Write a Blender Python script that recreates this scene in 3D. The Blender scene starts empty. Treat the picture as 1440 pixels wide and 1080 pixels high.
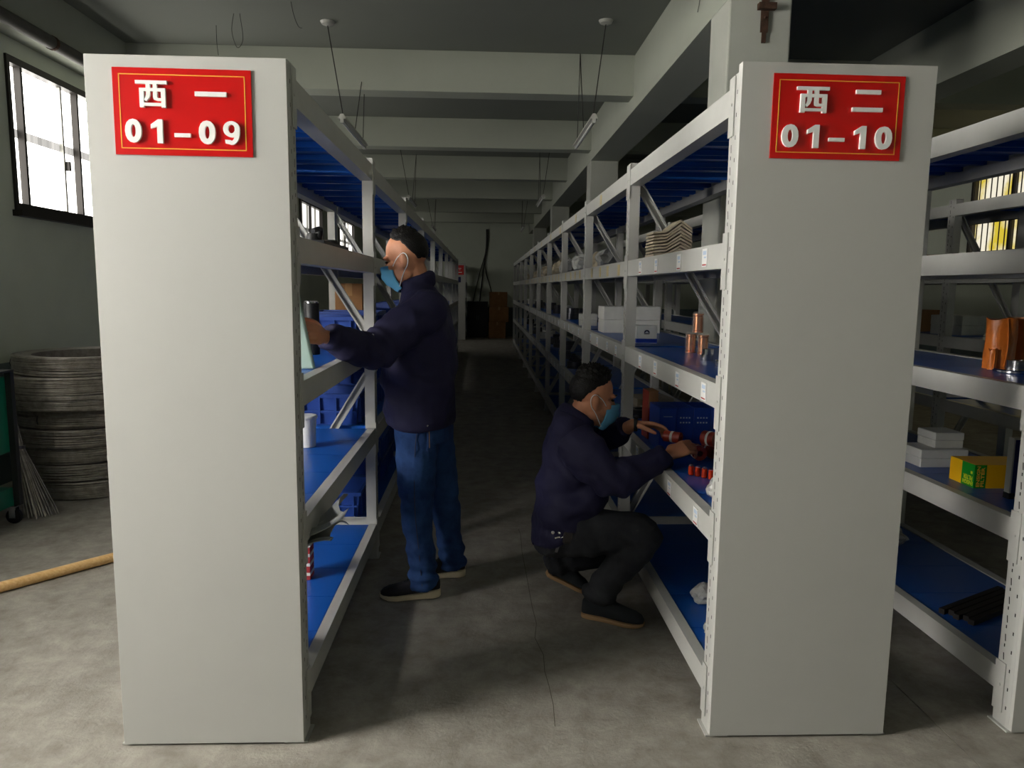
import bpy, bmesh, math, random
import numpy as np
from mathutils import Vector, Matrix, noise
random.seed(7)
SC = bpy.context.scene
COL = SC.collection
PI = math.pi

# ------------------------------------------------------------------ camera
FPX, PITCH, YAW, ROLL, CAMH = 1037.0, 0.1294, 0.0403, 0.012, 1.552
cam_d = bpy.data.cameras.new('camera'); cam = bpy.data.objects.new('camera', cam_d); COL.objects.link(cam)
cam_d.sensor_fit = 'HORIZONTAL'; cam_d.sensor_width = 36.0; cam_d.lens = FPX / 1440.0 * 36.0
cam_d.clip_start = 0.05; cam_d.clip_end = 200
_f = Vector((math.sin(YAW)*math.cos(PITCH), math.cos(YAW)*math.cos(PITCH), -math.sin(PITCH)))
_r = Vector((math.cos(YAW), -math.sin(YAW), 0)); _u = _r.cross(_f)
_r2 = _r*math.cos(ROLL) + _u*math.sin(ROLL); _u2 = _u*math.cos(ROLL) - _r*math.sin(ROLL)
_m = Matrix((( _r2.x, _u2.x, -_f.x, 0), (_r2.y, _u2.y, -_f.y, 0), (_r2.z, _u2.z, -_f.z, CAMH), (0, 0, 0, 1)))
cam.matrix_world = _m
SC.camera = cam

# ------------------------------------------------------------------ world, light, exposure
W = bpy.data.worlds.new('sky'); SC.world = W; W.use_nodes = True
bg = W.node_tree.nodes['Background']; bg.inputs[0].default_value = (0.78, 0.88, 1.0, 1); bg.inputs[1].default_value = 0.1
SC.view_settings.view_transform = 'Standard'; SC.view_settings.look = 'None'
SC.view_settings.gamma = 1.0; SC.view_settings.use_curve_mapping = False
SC.view_settings.exposure = 0.0
HATCH = 58.0          # radiance of the daylight in the open loading hatch in the left wall
PANE_CURTAIN = 5.0    # curtained windows further along
PANE_DOOR = 0.02       # daylight in the doorway behind the camera

SDY0, SDY1, SDB, SDZ = 0.75, 1.60, 1.30, 2.06      # the open loading hatch in the window wall, just beside the camera
sdl = bpy.data.lights.new('hatch_daylight', 'AREA'); sdl.shape = 'RECTANGLE'; sdl.size = SDY1-SDY0; sdl.size_y = SDZ-SDB-0.06
sdl.energy = HATCH*PI*sdl.size*sdl.size_y; sdl.color = (1.0, 0.965, 0.91)
sdo = bpy.data.objects.new('hatch_daylight', sdl); COL.objects.link(sdo); sdo.location = (-3.86, (SDY0+SDY1)/2, (SDB+SDZ)/2)
sdo.rotation_euler = (math.radians(90), 0, math.radians(-90))

# ------------------------------------------------------------------ materials
def hexc(r, g, b):
    f = lambda c: (c/255/12.92) if c/255 <= 0.04045 else ((c/255+0.055)/1.055)**2.4
    return (f(r), f(g), f(b), 1)

def mat(name, col, rough=0.5, metal=0.0, var=0.0, vscale=6.0, bump=0.0, bscale=80.0, col2=None, spec=0.5, trans=0.0, alpha=1.0, coat=0.0, stretch=None):
    m = bpy.data.materials.new(name); m.use_nodes = True
    nt = m.node_tree; b = nt.nodes['Principled BSDF']
    b.inputs['Base Color'].default_value = col; b.inputs['Roughness'].default_value = rough
    b.inputs['Metallic'].default_value = metal; b.inputs['Specular IOR Level'].default_value = spec
    b.inputs['Transmission Weight'].default_value = trans; b.inputs['Alpha'].default_value = alpha
    b.inputs['Coat Weight'].default_value = coat
    if var > 0 or bump > 0 or col2:
        tc = nt.nodes.new('ShaderNodeTexCoord'); src = tc.outputs['Object']
        if stretch:
            mp = nt.nodes.new('ShaderNodeMapping'); mp.inputs['Scale'].default_value = stretch
            nt.links.new(src, mp.inputs['Vector']); src = mp.outputs['Vector']
        if var > 0 or col2:
            n = nt.nodes.new('ShaderNodeTexNoise'); n.inputs['Scale'].default_value = vscale; n.inputs['Detail'].default_value = 6
            n.inputs['Roughness'].default_value = 0.65
            nt.links.new(src, n.inputs['Vector'])
            r = nt.nodes.new('ShaderNodeValToRGB'); r.color_ramp.elements[0].position = 0.3; r.color_ramp.elements[1].position = 0.7
            c2 = col2 or tuple(min(1, c*(1+var)) for c in col[:3]) + (1,)
            c1 = col if col2 else tuple(c*(1-var) for c in col[:3]) + (1,)
            r.color_ramp.elements[0].color = c1; r.color_ramp.elements[1].color = c2
            nt.links.new(n.outputs['Fac'], r.inputs['Fac']); nt.links.new(r.outputs['Color'], b.inputs['Base Color'])
        if bump > 0:
            n2 = nt.nodes.new('ShaderNodeTexNoise'); n2.inputs['Scale'].default_value = bscale; n2.inputs['Detail'].default_value = 4
            nt.links.new(src, n2.inputs['Vector'])
            bp = nt.nodes.new('ShaderNodeBump'); bp.inputs['Strength'].default_value = bump; bp.inputs['Distance'].default_value = 0.01
            nt.links.new(n2.outputs['Fac'], bp.inputs['Height']); nt.links.new(bp.outputs['Normal'], b.inputs['Normal'])
    return m

def emis(name, col, strength, pleats=False, band=None):
    m = bpy.data.materials.new(name); m.use_nodes = True
    nt = m.node_tree; nt.nodes.clear()
    o = nt.nodes.new('ShaderNodeOutputMaterial'); e = nt.nodes.new('ShaderNodeEmission')
    e.inputs[0].default_value = col; e.inputs[1].default_value = strength
    nt.links.new(e.outputs[0], o.inputs[0])
    if pleats:   # gathered curtain behind the glass, with the guard rail outside showing through
        tc = nt.nodes.new('ShaderNodeTexCoord'); w = nt.nodes.new('ShaderNodeTexNoise')
        mp = nt.nodes.new('ShaderNodeMapping'); mp.inputs['Scale'].default_value = (1, 14, 0.6)
        nt.links.new(tc.outputs['Object'], mp.inputs['Vector']); nt.links.new(mp.outputs['Vector'], w.inputs['Vector'])
        w.inputs['Scale'].default_value = 1.0; w.inputs['Detail'].default_value = 3
        mr = nt.nodes.new('ShaderNodeMapRange'); mr.inputs['From Min'].default_value = 0.3; mr.inputs['From Max'].default_value = 0.7
        mr.inputs['To Min'].default_value = strength*0.55; mr.inputs['To Max'].default_value = strength*1.2
        nt.links.new(w.outputs['Fac'], mr.inputs['Value'])
        sx = nt.nodes.new('ShaderNodeSeparateXYZ'); nt.links.new(tc.outputs['Object'], sx.inputs[0])
        a = nt.nodes.new('ShaderNodeMath'); a.operation = 'COMPARE'; a.inputs[1].default_value = band; a.inputs[2].default_value = 0.035
        nt.links.new(sx.outputs['Z'], a.inputs[0])
        k = nt.nodes.new('ShaderNodeMapRange'); k.inputs['To Min'].default_value = 1.0; k.inputs['To Max'].default_value = 0.10
        nt.links.new(a.outputs[0], k.inputs['Value'])
        mu = nt.nodes.new('ShaderNodeMath'); mu.operation = 'MULTIPLY'
        nt.links.new(mr.outputs[0], mu.inputs[0]); nt.links.new(k.outputs[0], mu.inputs[1]); nt.links.new(mu.outputs[0], e.inputs[1])
    return m

M = {}
M['steel_white'] = mat('white_powder_coat', hexc(184, 184, 179), 0.42, var=0.04, vscale=9, bump=0.02, bscale=300)
M['panel_a'] = mat('panel_powder_coat', hexc(190, 190, 185), 0.5, var=0.02, vscale=3, bump=0.02, bscale=250)
M['slot'] = mat('slot_dark', (0.012, 0.012, 0.012, 1), 0.9)
M['board'] = mat('blue_shelf_coat', hexc(16, 80, 166), 0.33, var=0.06, vscale=3, bump=0.02, bscale=120)
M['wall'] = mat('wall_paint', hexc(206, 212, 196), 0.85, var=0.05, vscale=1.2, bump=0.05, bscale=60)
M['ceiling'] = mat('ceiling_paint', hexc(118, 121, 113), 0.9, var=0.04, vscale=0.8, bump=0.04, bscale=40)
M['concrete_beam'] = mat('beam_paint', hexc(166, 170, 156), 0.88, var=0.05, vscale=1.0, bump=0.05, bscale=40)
M['column'] = mat('column_paint', hexc(176, 178, 168), 0.8, var=0.06, vscale=2.0, bump=0.06, bscale=30)
M['dado'] = mat('dado_paint', hexc(108, 122, 124), 0.7, var=0.07, vscale=2)
M['pipe_grey'] = mat('dusty_pipe', hexc(84, 82, 75), 0.7, var=0.15, vscale=8)
M['black_frame'] = mat('dark_bronze_frame', hexc(42, 38, 34), 0.45, metal=0.3)
M['rust'] = mat('rusty_iron', hexc(74, 52, 38), 0.85, metal=0.3, var=0.5, vscale=30)
M['wire_dark'] = mat('dark_cable', hexc(38, 36, 33), 0.6)
M['wire_light'] = mat('pale_cord', hexc(120, 118, 110), 0.6)
M['lamp_body'] = mat('lamp_housing', hexc(176, 176, 168), 0.4)
M['tube'] = mat('unlit_tube', hexc(236, 236, 232), 0.2, coat=0.5)
M['red'] = mat('sign_red', hexc(206, 10, 10), 0.28, var=0.05, vscale=4, coat=0.3)
M['gold'] = mat('sign_gold_line', hexc(240, 176, 60), 0.45)
M['letter'] = mat('raised_white_letter', hexc(246, 246, 242), 0.45)
M['cardboard'] = mat('cardboard', hexc(146, 104, 64), 0.85, var=0.12, vscale=8)
M['tape'] = mat('packing_tape', hexc(170, 130, 84), 0.35)
M['white_card'] = mat('white_card', hexc(220, 220, 214), 0.7, var=0.06, vscale=14)
M['blue_card'] = mat('blue_card', hexc(22, 66, 170), 0.45, var=0.08, vscale=10)
M['blue_print'] = mat('blue_print', hexc(26, 62, 176), 0.5)
M['dark_print'] = mat('dark_print', hexc(40, 44, 70), 0.6)
M['red_print'] = mat('red_print', hexc(170, 50, 50), 0.6)
M['pale_print'] = mat('pale_print', hexc(190, 206, 226), 0.6)
M['bin'] = mat('blue_bin_plastic', hexc(30, 66, 146), 0.45, var=0.05, vscale=8)
M['copper'] = mat('copper_wire', hexc(236, 160, 112), 0.24, metal=0.9, var=0.15, vscale=60)
M['film'] = mat('clear_film', hexc(240, 236, 230), 0.06, alpha=0.14, bump=0.4, bscale=60)
M['bag'] = mat('clear_plastic_bag', hexc(216, 216, 212), 0.18, trans=0.35, bump=0.6, bscale=40)
M['chrome'] = mat('bright_steel', hexc(200, 200, 205), 0.15, metal=1.0)
M['steel_dark'] = mat('oiled_steel', hexc(92, 92, 98), 0.28, metal=1.0, var=0.2, vscale=20)
M['wire_coil'] = mat('drawn_wire', hexc(150, 144, 136), 0.4, metal=0.6, var=0.35, vscale=18)
M['red_enamel'] = mat('red_enamelled_wire', hexc(206, 60, 26), 0.3, metal=0.3, var=0.2, vscale=60)
M['red_dark'] = mat('dark_red_rubber', hexc(150, 44, 26), 0.4, var=0.15, vscale=30)
M['orange_wrap'] = mat('orange_oiled_paper', hexc(206, 112, 36), 0.4, var=0.18, vscale=14, bump=0.5, bscale=25)
M['yellow'] = mat('filter_yellow', hexc(240, 182, 8), 0.4)
M['green'] = mat('filter_green', hexc(14, 140, 36), 0.4)
M['lime'] = mat('filter_lime', hexc(220, 226, 40), 0.45)
M['navy_case'] = mat('navy_case', hexc(20, 28, 88), 0.4)
M['black'] = mat('black_rubber', hexc(20, 20, 21), 0.55, var=0.15, vscale=30)
M['foil'] = mat('grey_foil', hexc(150, 154, 152), 0.35, metal=0.4, bump=0.5, bscale=14)
M['plate'] = mat('pale_green_plastic', hexc(176, 200, 186), 0.35, var=0.04, vscale=5)
M['bottle'] = mat('white_plastic', hexc(236, 236, 232), 0.4)
M['cart'] = mat('green_cart_paint', hexc(12, 110, 84), 0.35, var=0.06, vscale=6)
M['cart_dark'] = mat('cart_dark_frame', hexc(34, 36, 36), 0.5)
M['wood'] = mat('wood_pole', hexc(222, 172, 104), 0.5, col2=hexc(244, 208, 148), vscale=3, stretch=(2, 30, 30))
M['tan_bag'] = mat('tan_bag', hexc(176, 164, 140), 0.75, var=0.12, vscale=12, bump=0.4, bscale=16)
M['label'] = mat('label_paper', hexc(232, 232, 230), 0.35)
M['label_old'] = mat('label_yellowed', hexc(206, 188, 132), 0.4)
M['skin'] = mat('skin', hexc(202, 140, 106), 0.5, var=0.07, vscale=14, spec=0.4)
M['hair'] = mat('black_hair', hexc(13, 11, 10), 0.5, bump=0.4, bscale=160, spec=0.25)
M['jacket'] = mat('navy_jacket', hexc(37, 36, 66), 0.72, var=0.12, vscale=5, bump=0.25, bscale=22, spec=0.3)
M['jeans'] = mat('blue_denim', hexc(24, 44, 86), 0.8, col2=hexc(52, 86, 140), vscale=5, bump=0.25, bscale=30, spec=0.2)
M['jeans_black'] = mat('black_denim', hexc(42, 43, 47), 0.8, col2=hexc(60, 62, 67), vscale=6, bump=0.25, bscale=30, spec=0.2)
M['stitch'] = mat('tan_stitch', hexc(120, 92, 60), 0.8)
M['mask'] = mat('surgical_mask', hexc(96, 172, 210), 0.75, var=0.03, vscale=10)
M['mask_white'] = mat('mask_loop', hexc(236, 236, 236), 0.7)
M['shoe_black'] = mat('black_knit', hexc(26, 26, 30), 0.7, bump=0.3, bscale=90)
M['shoe_suede'] = mat('charcoal_suede', hexc(38, 42, 46), 0.9, var=0.1, vscale=30)
M['sole_white'] = mat('white_sole', hexc(222, 206, 176), 0.55)
M['sole_tan'] = mat('tan_sole', hexc(176, 140, 100), 0.6)
M['eye'] = mat('eye_dark', hexc(24, 18, 16), 0.2)
M['silver'] = mat('silver_snap', hexc(220, 220, 222), 0.2, metal=0.9)
M['leather'] = mat('dark_leather', hexc(40, 34, 32), 0.4)
M['bar_iron'] = mat('dark_iron_bar', hexc(40, 36, 34), 0.6, metal=0.4)

def floor_material():
    m = bpy.data.materials.new('worn_concrete'); m.use_nodes = True; nt = m.node_tree; b = nt.nodes['Principled BSDF']
    tc = nt.nodes.new('ShaderNodeTexCoord')
    def nz(s, d, dist=0.0):
        n = nt.nodes.new('ShaderNodeTexNoise'); n.inputs['Scale'].default_value = s; n.inputs['Detail'].default_value = d
        n.inputs['Roughness'].default_value = 0.7; n.inputs['Distortion'].default_value = dist
        nt.links.new(tc.outputs['Object'], n.inputs['Vector']); return n
    a, c, d = nz(1.1, 9, 0.15), nz(7.5, 10, 0.25), nz(60, 7)
    r1 = nt.nodes.new('ShaderNodeValToRGB'); r1.color_ramp.elements[0].position = 0.3; r1.color_ramp.elements[1].position = 0.72
    r1.color_ramp.elements[0].color = hexc(122, 115, 105); r1.color_ramp.elements[1].color = hexc(170, 165, 155)
    nt.links.new(a.outputs['Fac'], r1.inputs['Fac'])
    r2 = nt.nodes.new('ShaderNodeValToRGB'); r2.color_ramp.elements[0].position = 0.34; r2.color_ramp.elements[1].position = 0.66
    r2.color_ramp.elements[0].color = hexc(112, 107, 99); r2.color_ramp.elements[1].color = hexc(176, 172, 162)
    nt.links.new(c.outputs['Fac'], r2.inputs['Fac'])
    mx = nt.nodes.new('ShaderNodeMix'); mx.data_type = 'RGBA'; mx.inputs['Factor'].default_value = 0.55
    nt.links.new(r1.outputs['Color'], mx.inputs[6]); nt.links.new(r2.outputs['Color'], mx.inputs[7])
    nt.links.new(mx.outputs[2], b.inputs['Base Color'])
    b.inputs['Roughness'].default_value = 0.72; b.inputs['Specular IOR Level'].default_value = 0.35
    ad = nt.nodes.new('ShaderNodeMath'); ad.operation = 'ADD'
    nt.links.new(c.outputs['Fac'], ad.inputs[0]); nt.links.new(d.outputs['Fac'], ad.inputs[1])
    bp = nt.nodes.new('ShaderNodeBump'); bp.inputs['Strength'].default_value = 0.4; bp.inputs['Distance'].default_value = 0.008
    nt.links.new(ad.outputs[0], bp.inputs['Height']); nt.links.new(bp.outputs['Normal'], b.inputs['Normal'])
    return m
M['floor'] = floor_material()

# ------------------------------------------------------------------ mesh helpers
class MB:
    """collects vertices and faces of one mesh"""
    def __init__(s): s.v = []; s.f = []; s.mi = []
    def add(s, vs, fs, mi=0):
        o = len(s.v); s.v += [tuple(p) for p in vs]; s.f += [tuple(i+o for i in f) for f in fs]; s.mi += [mi]*len(fs); return s
    def box(s, x0, x1, y0, y1, z0, z1, mi=0):
        return s.add([(x0,y0,z0),(x1,y0,z0),(x1,y1,z0),(x0,y1,z0),(x0,y0,z1),(x1,y0,z1),(x1,y1,z1),(x0,y1,z1)],
                     [(0,3,2,1),(4,5,6,7),(0,1,5,4),(1,2,6,5),(2,3,7,6),(3,0,4,7)], mi)
    def obox(s, c, ux, uy, uz, hx, hy, hz, mi=0):
        c, ux, uy, uz = Vector(c), Vector(ux).normalized(), Vector(uy).normalized(), Vector(uz).normalized()
        vs = [c + ux*hx*a + uy*hy*b + uz*hz*d for a, b, d in ((-1,-1,-1),(1,-1,-1),(1,1,-1),(-1,1,-1),(-1,-1,1),(1,-1,1),(1,1,1),(-1,1,1))]
        return s.add(vs, [(0,3,2,1),(4,5,6,7),(0,1,5,4),(1,2,6,5),(2,3,7,6),(3,0,4,7)], mi)
    def bar(s, a, b, w, h, up=(0,0,1), mi=0):
        a, b = Vector(a), Vector(b); d = (b-a); L = d.length; d.normalize(); up = Vector(up)
        if abs(d.dot(up)) > 0.98: up = Vector((1,0,0))
        sd = d.cross(up).normalized(); u = sd.cross(d)
        return s.obox((a+b)/2, sd, d, u, w/2, L/2, h/2, mi)
    def loft(s, rings, caps=True, mi=0):
        n = len(rings[0]); o = len(s.v)
        for r in rings: s.v += [tuple(p) for p in r]
        for i in range(len(rings)-1):
            for j in range(n):
                s.f.append((o+i*n+j, o+i*n+(j+1)%n, o+(i+1)*n+(j+1)%n, o+(i+1)*n+j)); s.mi.append(mi)
        if caps:
            s.f.append(tuple(o+j for j in reversed(range(n)))); s.mi.append(mi)
            k = o+(len(rings)-1)*n; s.f.append(tuple(k+j for j in range(n))); s.mi.append(mi)
        return s
    def tube(s, pts, rad, n=10, res=0, roundcap=False, mi=0):
        pts = [Vector(p) for p in pts]
        rad = [rad]*len(pts) if isinstance(rad, (int, float)) else list(rad)
        if res:
            P, R = [], []
            for i in range(len(pts)-1):
                p0, p1, p2, p3 = pts[max(i-1,0)], pts[i], pts[i+1], pts[min(i+2,len(pts)-1)]
                for k in range(res):
                    t = k/res
                    P.append(0.5*((2*p1)+(p2-p0)*t+(2*p0-5*p1+4*p2-p3)*t*t+(3*p1-p0-3*p2+p3)*t**3)); R.append(rad[i]*(1-t)+rad[i+1]*t)
            P.append(pts[-1]); R.append(rad[-1]); pts, rad = P, R
        if roundcap:
            def capp(p, q, r):
                d = (p-q).normalized(); return [(p+d*r*0.85, r*0.35), (p+d*r*0.55, r*0.78)]
            a = capp(pts[0], pts[1], rad[0]); b = capp(pts[-1], pts[-2], rad[-1])
            pts = [a[0][0], a[1][0]] + pts + [b[1][0], b[0][0]]; rad = [a[0][1], a[1][1]] + rad + [b[1][1], b[0][1]]
        rings = []; prev = None
        for i, p in enumerate(pts):
            d = (pts[min(i+1,len(pts)-1)] - pts[max(i-1,0)]).normalized()
            if prev is None:
                t = Vector((0,0,1)) if abs(d.z) < 0.9 else Vector((1,0,0)); u = d.cross(t).normalized()
            else:
                u = (prev - d*prev.dot(d)).normalized()
            prev = u; w = d.cross(u)
            rings.append([p + (u*math.cos(2*PI*k/n) + w*math.sin(2*PI*k/n))*rad[i] for k in range(n)])
        return s.loft(rings, True, mi)
    def ell(s, c, r, fr=None, nu=16, nv=10, mi=0):
        """ellipsoid with half axes r in frame fr (three vectors)"""
        c = Vector(c); fr = fr or (Vector((1,0,0)), Vector((0,1,0)), Vector((0,0,1)))
        rings = []
        for i in range(nv):
            t = -PI/2 + PI*(i+0.5)/nv if True else 0
            rings.append([c + fr[0]*(r[0]*math.cos(t)*math.cos(2*PI*j/nu)) + fr[1]*(r[1]*math.cos(t)*math.sin(2*PI*j/nu)) + fr[2]*(r[2]*math.sin(t)) for j in range(nu)])
        return s.loft(rings, True, mi)
    def lathe(s, c, prof, n=20, mi=0, axis=None):
        """profile of (radius, height) turned about the vertical through c"""
        c = Vector(c)
        ax = Vector(axis).normalized() if axis else Vector((0,0,1))
        u = ax.orthogonal().normalized(); w = ax.cross(u)
        rings = [[c + (u*math.cos(2*PI*j/n)+w*math.sin(2*PI*j/n))*max(r,1e-4) + ax*h for j in range(n)] for r, h in prof]
        return s.loft(rings, True, mi)
    def ring(s, c, r_out, r_in, h, n=22, mi=0):
        c = Vector(c)
        def rg(r, z): return [c + Vector((r*math.cos(2*PI*j/n), r*math.sin(2*PI*j/n), z)) for j in range(n)]
        R = [rg(r_out,0), rg(r_out,h), rg(r_in,h), rg(r_in,0), rg(r_out,0)]
        return s.loft(R, False, mi)
    def prism(s, poly, d0, d1, to3, mi=0):
        """2-D outline extruded between depths d0 and d1; to3(x, y, d) gives the point"""
        n = len(poly)
        vs = [to3(x, y, d0) for x, y in poly] + [to3(x, y, d1) for x, y in poly]
        fs = [tuple(range(n)), tuple(reversed(range(n, 2*n)))] + [(i, n+i, n+(i+1)%n, (i+1)%n) for i in range(n)]
        return s.add(vs, fs, mi)
    def mesh(s, name, mats, smooth=False):
        me = bpy.data.meshes.new(name); me.from_pydata(s.v, [], s.f)
        for m_ in (mats if isinstance(mats, (list, tuple)) else [mats]): me.materials.append(M[m_] if isinstance(m_, str) else m_)
        me.polygons.foreach_set('material_index', s.mi)
        bm = bmesh.new(); bm.from_mesh(me); bmesh.ops.recalc_face_normals(bm, faces=bm.faces); bm.to_mesh(me); bm.free()
        if smooth:
            me.polygons.foreach_set('use_smooth', [True]*len(me.polygons))
            try: me.set_sharp_from_angle(angle=math.radians(38))
            except Exception: pass
        me.update(); return me

def put(name, me, parent=None, loc=(0,0,0), rot=None, scale=None):
    o = bpy.data.objects.new(name, me); COL.objects.link(o); o.location = loc
    if rot: o.rotation_euler = rot
    if scale: o.scale = scale
    if parent: o.parent = parent
    return o

def thing(name, label, cat, loc=(0,0,0), group=None, rotz=0.0):
    o = bpy.data.objects.new(name, None); COL.objects.link(o); o.location = loc; o.rotation_euler = (0,0,rotz)
    o.empty_display_size = 0.1; o['label'] = label; o['category'] = cat
    if group: o['group'] = group
    return o

def tag(o, label, cat, group=None):
    o['label'] = label; o['category'] = cat
    if group: o['group'] = group
    return o

def struct(o):
    o['kind'] = 'structure'; return o

def sempty(name, loc=(0,0,0)):
    o = bpy.data.objects.new(name, None); COL.objects.link(o); o.location = loc; o['kind'] = 'structure'; o.empty_display_size = 0.1; return o

def bevel(o, w=0.003, seg=1):
    b = o.modifiers.new('bevel', 'BEVEL'); b.width = w; b.segments = seg; b.limit_method = 'ANGLE'; b.angle_limit = math.radians(50); return o

def dup(root, loc, rotz=0.0, label=None, group=None):
    r = root.copy(); COL.objects.link(r); r.location = loc; r.rotation_euler = (0,0,rotz)
    if label: r['label'] = label
    if group: r['group'] = group
    for ch in list(root.children):
        c = ch.copy(); COL.objects.link(c); c.parent = r
        for g in ch.children:
            d = g.copy(); COL.objects.link(d); d.parent = c
    return r

def text_mesh(txt, size, depth, name, material, bold=0.0, shear=0.0):
    cu = bpy.data.curves.new(name, 'FONT'); cu.body = txt; cu.size = size; cu.extrude = depth; cu.offset = bold; cu.resolution_u = 4; cu.shear = shear
    ob = bpy.data.objects.new(name, cu); COL.objects.link(ob)
    bpy.context.view_layer.update()
    me = bpy.data.meshes.new_from_object(ob.evaluated_get(bpy.context.evaluated_depsgraph_get()))
    bpy.data.objects.remove(ob); bpy.data.curves.remove(cu)
    me.materials.clear(); me.materials.append(M[material]); me.name = name
    return me

def fit_mesh(me, w, h):
    """scale a text mesh in XY so that it fills 0..w by 0..h"""
    co = np.zeros(len(me.vertices)*3); me.vertices.foreach_get('co', co); co = co.reshape(-1,3)
    lo, hi = co.min(0), co.max(0)
    co[:,0] = (co[:,0]-lo[0])/(hi[0]-lo[0])*w; co[:,1] = (co[:,1]-lo[1])/(hi[1]-lo[1])*h
    me.vertices.foreach_set('co', co.ravel()); me.update(); return me

# ------------------------------------------------------------------ the room
XL, XR, YF, YB, ZC = -3.70, 7.10, -4.0, 24.0, 3.80
WZ0, WZ1 = 2.12, 3.30
WSPAN = [(-2.45, -0.35), (0.4, 2.5), (3.25, 5.35), (6.10, 8.2), (8.95, 11.05), (11.8, 13.9), (14.65, 16.75), (16.9, 17.6), (19.3, 21.6)]
WSPAN = [(-2.45, -0.35), (0.4, 2.5), (3.25, 5.35), (6.10, 8.2), (8.95, 11.05), (11.8, 13.9), (15.3, 17.4), (19.3, 21.6)]

fl = MB().box(XL-0.3, XR+0.3, YF-0.3, YB+0.3, -0.2, -0.004)
FLOOR = struct(put('floor', fl.mesh('floor', 'floor')))
# concrete slabs with open joints between them
xs = [XL, -1.62, 0.13, 1.655, 4.4, XR]; xs = [XL, 1.655, XR]; ys = [YF, -1.05, 1.80, 4.652, 7.5, 10.35, 13.2, 16.05, 18.9, YB]
for i in range(len(xs)-1):
    for j in range(len(ys)-1):
        s_ = MB().box(xs[i]+0.002, xs[i+1]-0.002, ys[j]+0.002, ys[j+1]-0.002, -0.05, 0.0)
        put('slab', s_.mesh('slab', 'floor'), FLOOR)

ck = MB(); cps = [(0.24, 4.62), (0.248, 4.51), (0.241, 4.203), (0.247, 3.80), (0.251, 3.449), (0.259, 3.262), (0.242, 3.12), (0.268, 2.964), (0.262, 2.83), (0.27, 2.713), (0.274, 2.58), (0.267, 2.446)]
for (a0, b0), (a1, b1) in zip(cps[:-1], cps[1:]):
    ck.add([(a0-0.0014, b0, 0.0004), (a0+0.0014, b0, 0.0004), (a1+0.0014, b1, 0.0004), (a1-0.0014, b1, 0.0004)], [(0, 1, 2, 3)])
put('crack', ck.mesh('crack', mat('crack_dark', hexc(92, 86, 77), 0.9)), FLOOR)

# left wall with window openings; painted dado below
wl = MB()
wl.box(XL-0.24, XL, YF, SDY0, 0.93, WZ0); wl.box(XL-0.24, XL, SDY1, YB, 0.93, WZ0); wl.box(XL-0.24, XL, SDY0, SDY1, SDZ, WZ0); wl.box(XL-0.24, XL, SDY0, SDY1, 0.93, SDB); wl.box(XL-0.24, XL, YF, YB, WZ1, ZC)
prev = YF
for a, b in WSPAN: wl.box(XL-0.24, XL, prev, a, WZ0, WZ1); prev = b
wl.box(XL-0.24, XL, prev, YB, WZ0, WZ1)
WL = struct(put('wall_left', wl.mesh('wall_left', 'wall')))
put('dado', MB().box(XL-0.24, XL+0.004, YF, YB, 0, 0.93).mesh('dado', 'dado'), WL)
put('hatch_frame', MB().box(XL-0.1, XL+0.012, SDY0, SDY0+0.04, SDB, SDZ).box(XL-0.1, XL+0.012, SDY1-0.04, SDY1, SDB, SDZ).box(XL-0.1, XL+0.012, SDY0+0.04, SDY1-0.04, SDZ-0.04, SDZ).mesh('hatch_frame', 'black_frame'), WL)
# right wall with its barred window
RW = (8.3, 10.72)
wr = MB().box(XR, XR+0.24, YF, YB, 0.93, 2.1).box(XR, XR+0.24, YF, YB, 3.38, ZC).box(XR, XR+0.24, YF, RW[0], 2.1, 3.38).box(XR, XR+0.24, RW[1], YB, 2.1, 3.38)
WR = struct(put('wall_right', wr.mesh('wall_right', 'wall')))
put('dado', MB().box(XR-0.004, XR+0.24, YF, YB, 0, 0.93).mesh('dado_right', 'dado'), WR)
WB = struct(put('wall_back', MB().box(XL-0.24, XR+0.24, YB, YB+0.24, 0.93, ZC).mesh('wall_back', 'wall')))
put('dado', MB().box(XL-0.24, XR+0.24, YB-0.004, YB+0.24, 0, 0.93).mesh('dado_back', 'dado'), WB)
# front wall behind the camera, with an open doorway to the yard
wf = MB().box(XL-0.24, -2.9, YF-0.24, YF, 0, ZC).box(0.9, XR+0.24, YF-0.24, YF, 0, ZC).box(-2.9, 0.9, YF-0.24, YF, 3.1, ZC)
struct(put('wall_front', wf.mesh('wall_front', 'wall')))
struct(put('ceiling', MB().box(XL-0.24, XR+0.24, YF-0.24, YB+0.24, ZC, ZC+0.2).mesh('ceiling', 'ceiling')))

# concrete frame: cross beams every 2.85 m, long beams, columns
n_trim = 0
BY = [4.58-5.7, 4.58-2.85] + [4.58+2.85*k for k in range(0, 7)]
for y in BY:
    n_trim += 1
    struct(put('trim_%d' % n_trim, MB().box(XL, XR, y, y+0.25, 3.42, ZC-0.002).mesh('cross_beam', 'concrete_beam')))
for x0, x1, zb in ((XL, -3.38, 3.44), (1.45, 1.83, 3.28), (3.77, 4.10, 3.28)):
    n_trim += 1
    struct(put('trim_%d' % n_trim, MB().box(x0+0.001, x1, YF, YB, zb, ZC-0.003).mesh('long_beam', 'concrete_beam')))
COLY = [4.58+5.7*k for k in range(-1, 4)]
colm = MB().box(1.45, 1.83, 0, 0.37, 0, 3.285).mesh('column', 'column')
for y in COLY:
    n_trim += 1
    c = struct(put('trim_%d' % n_trim, colm, None, (0, y, 0)))
    bevel(c, 0.012, 2)
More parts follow.
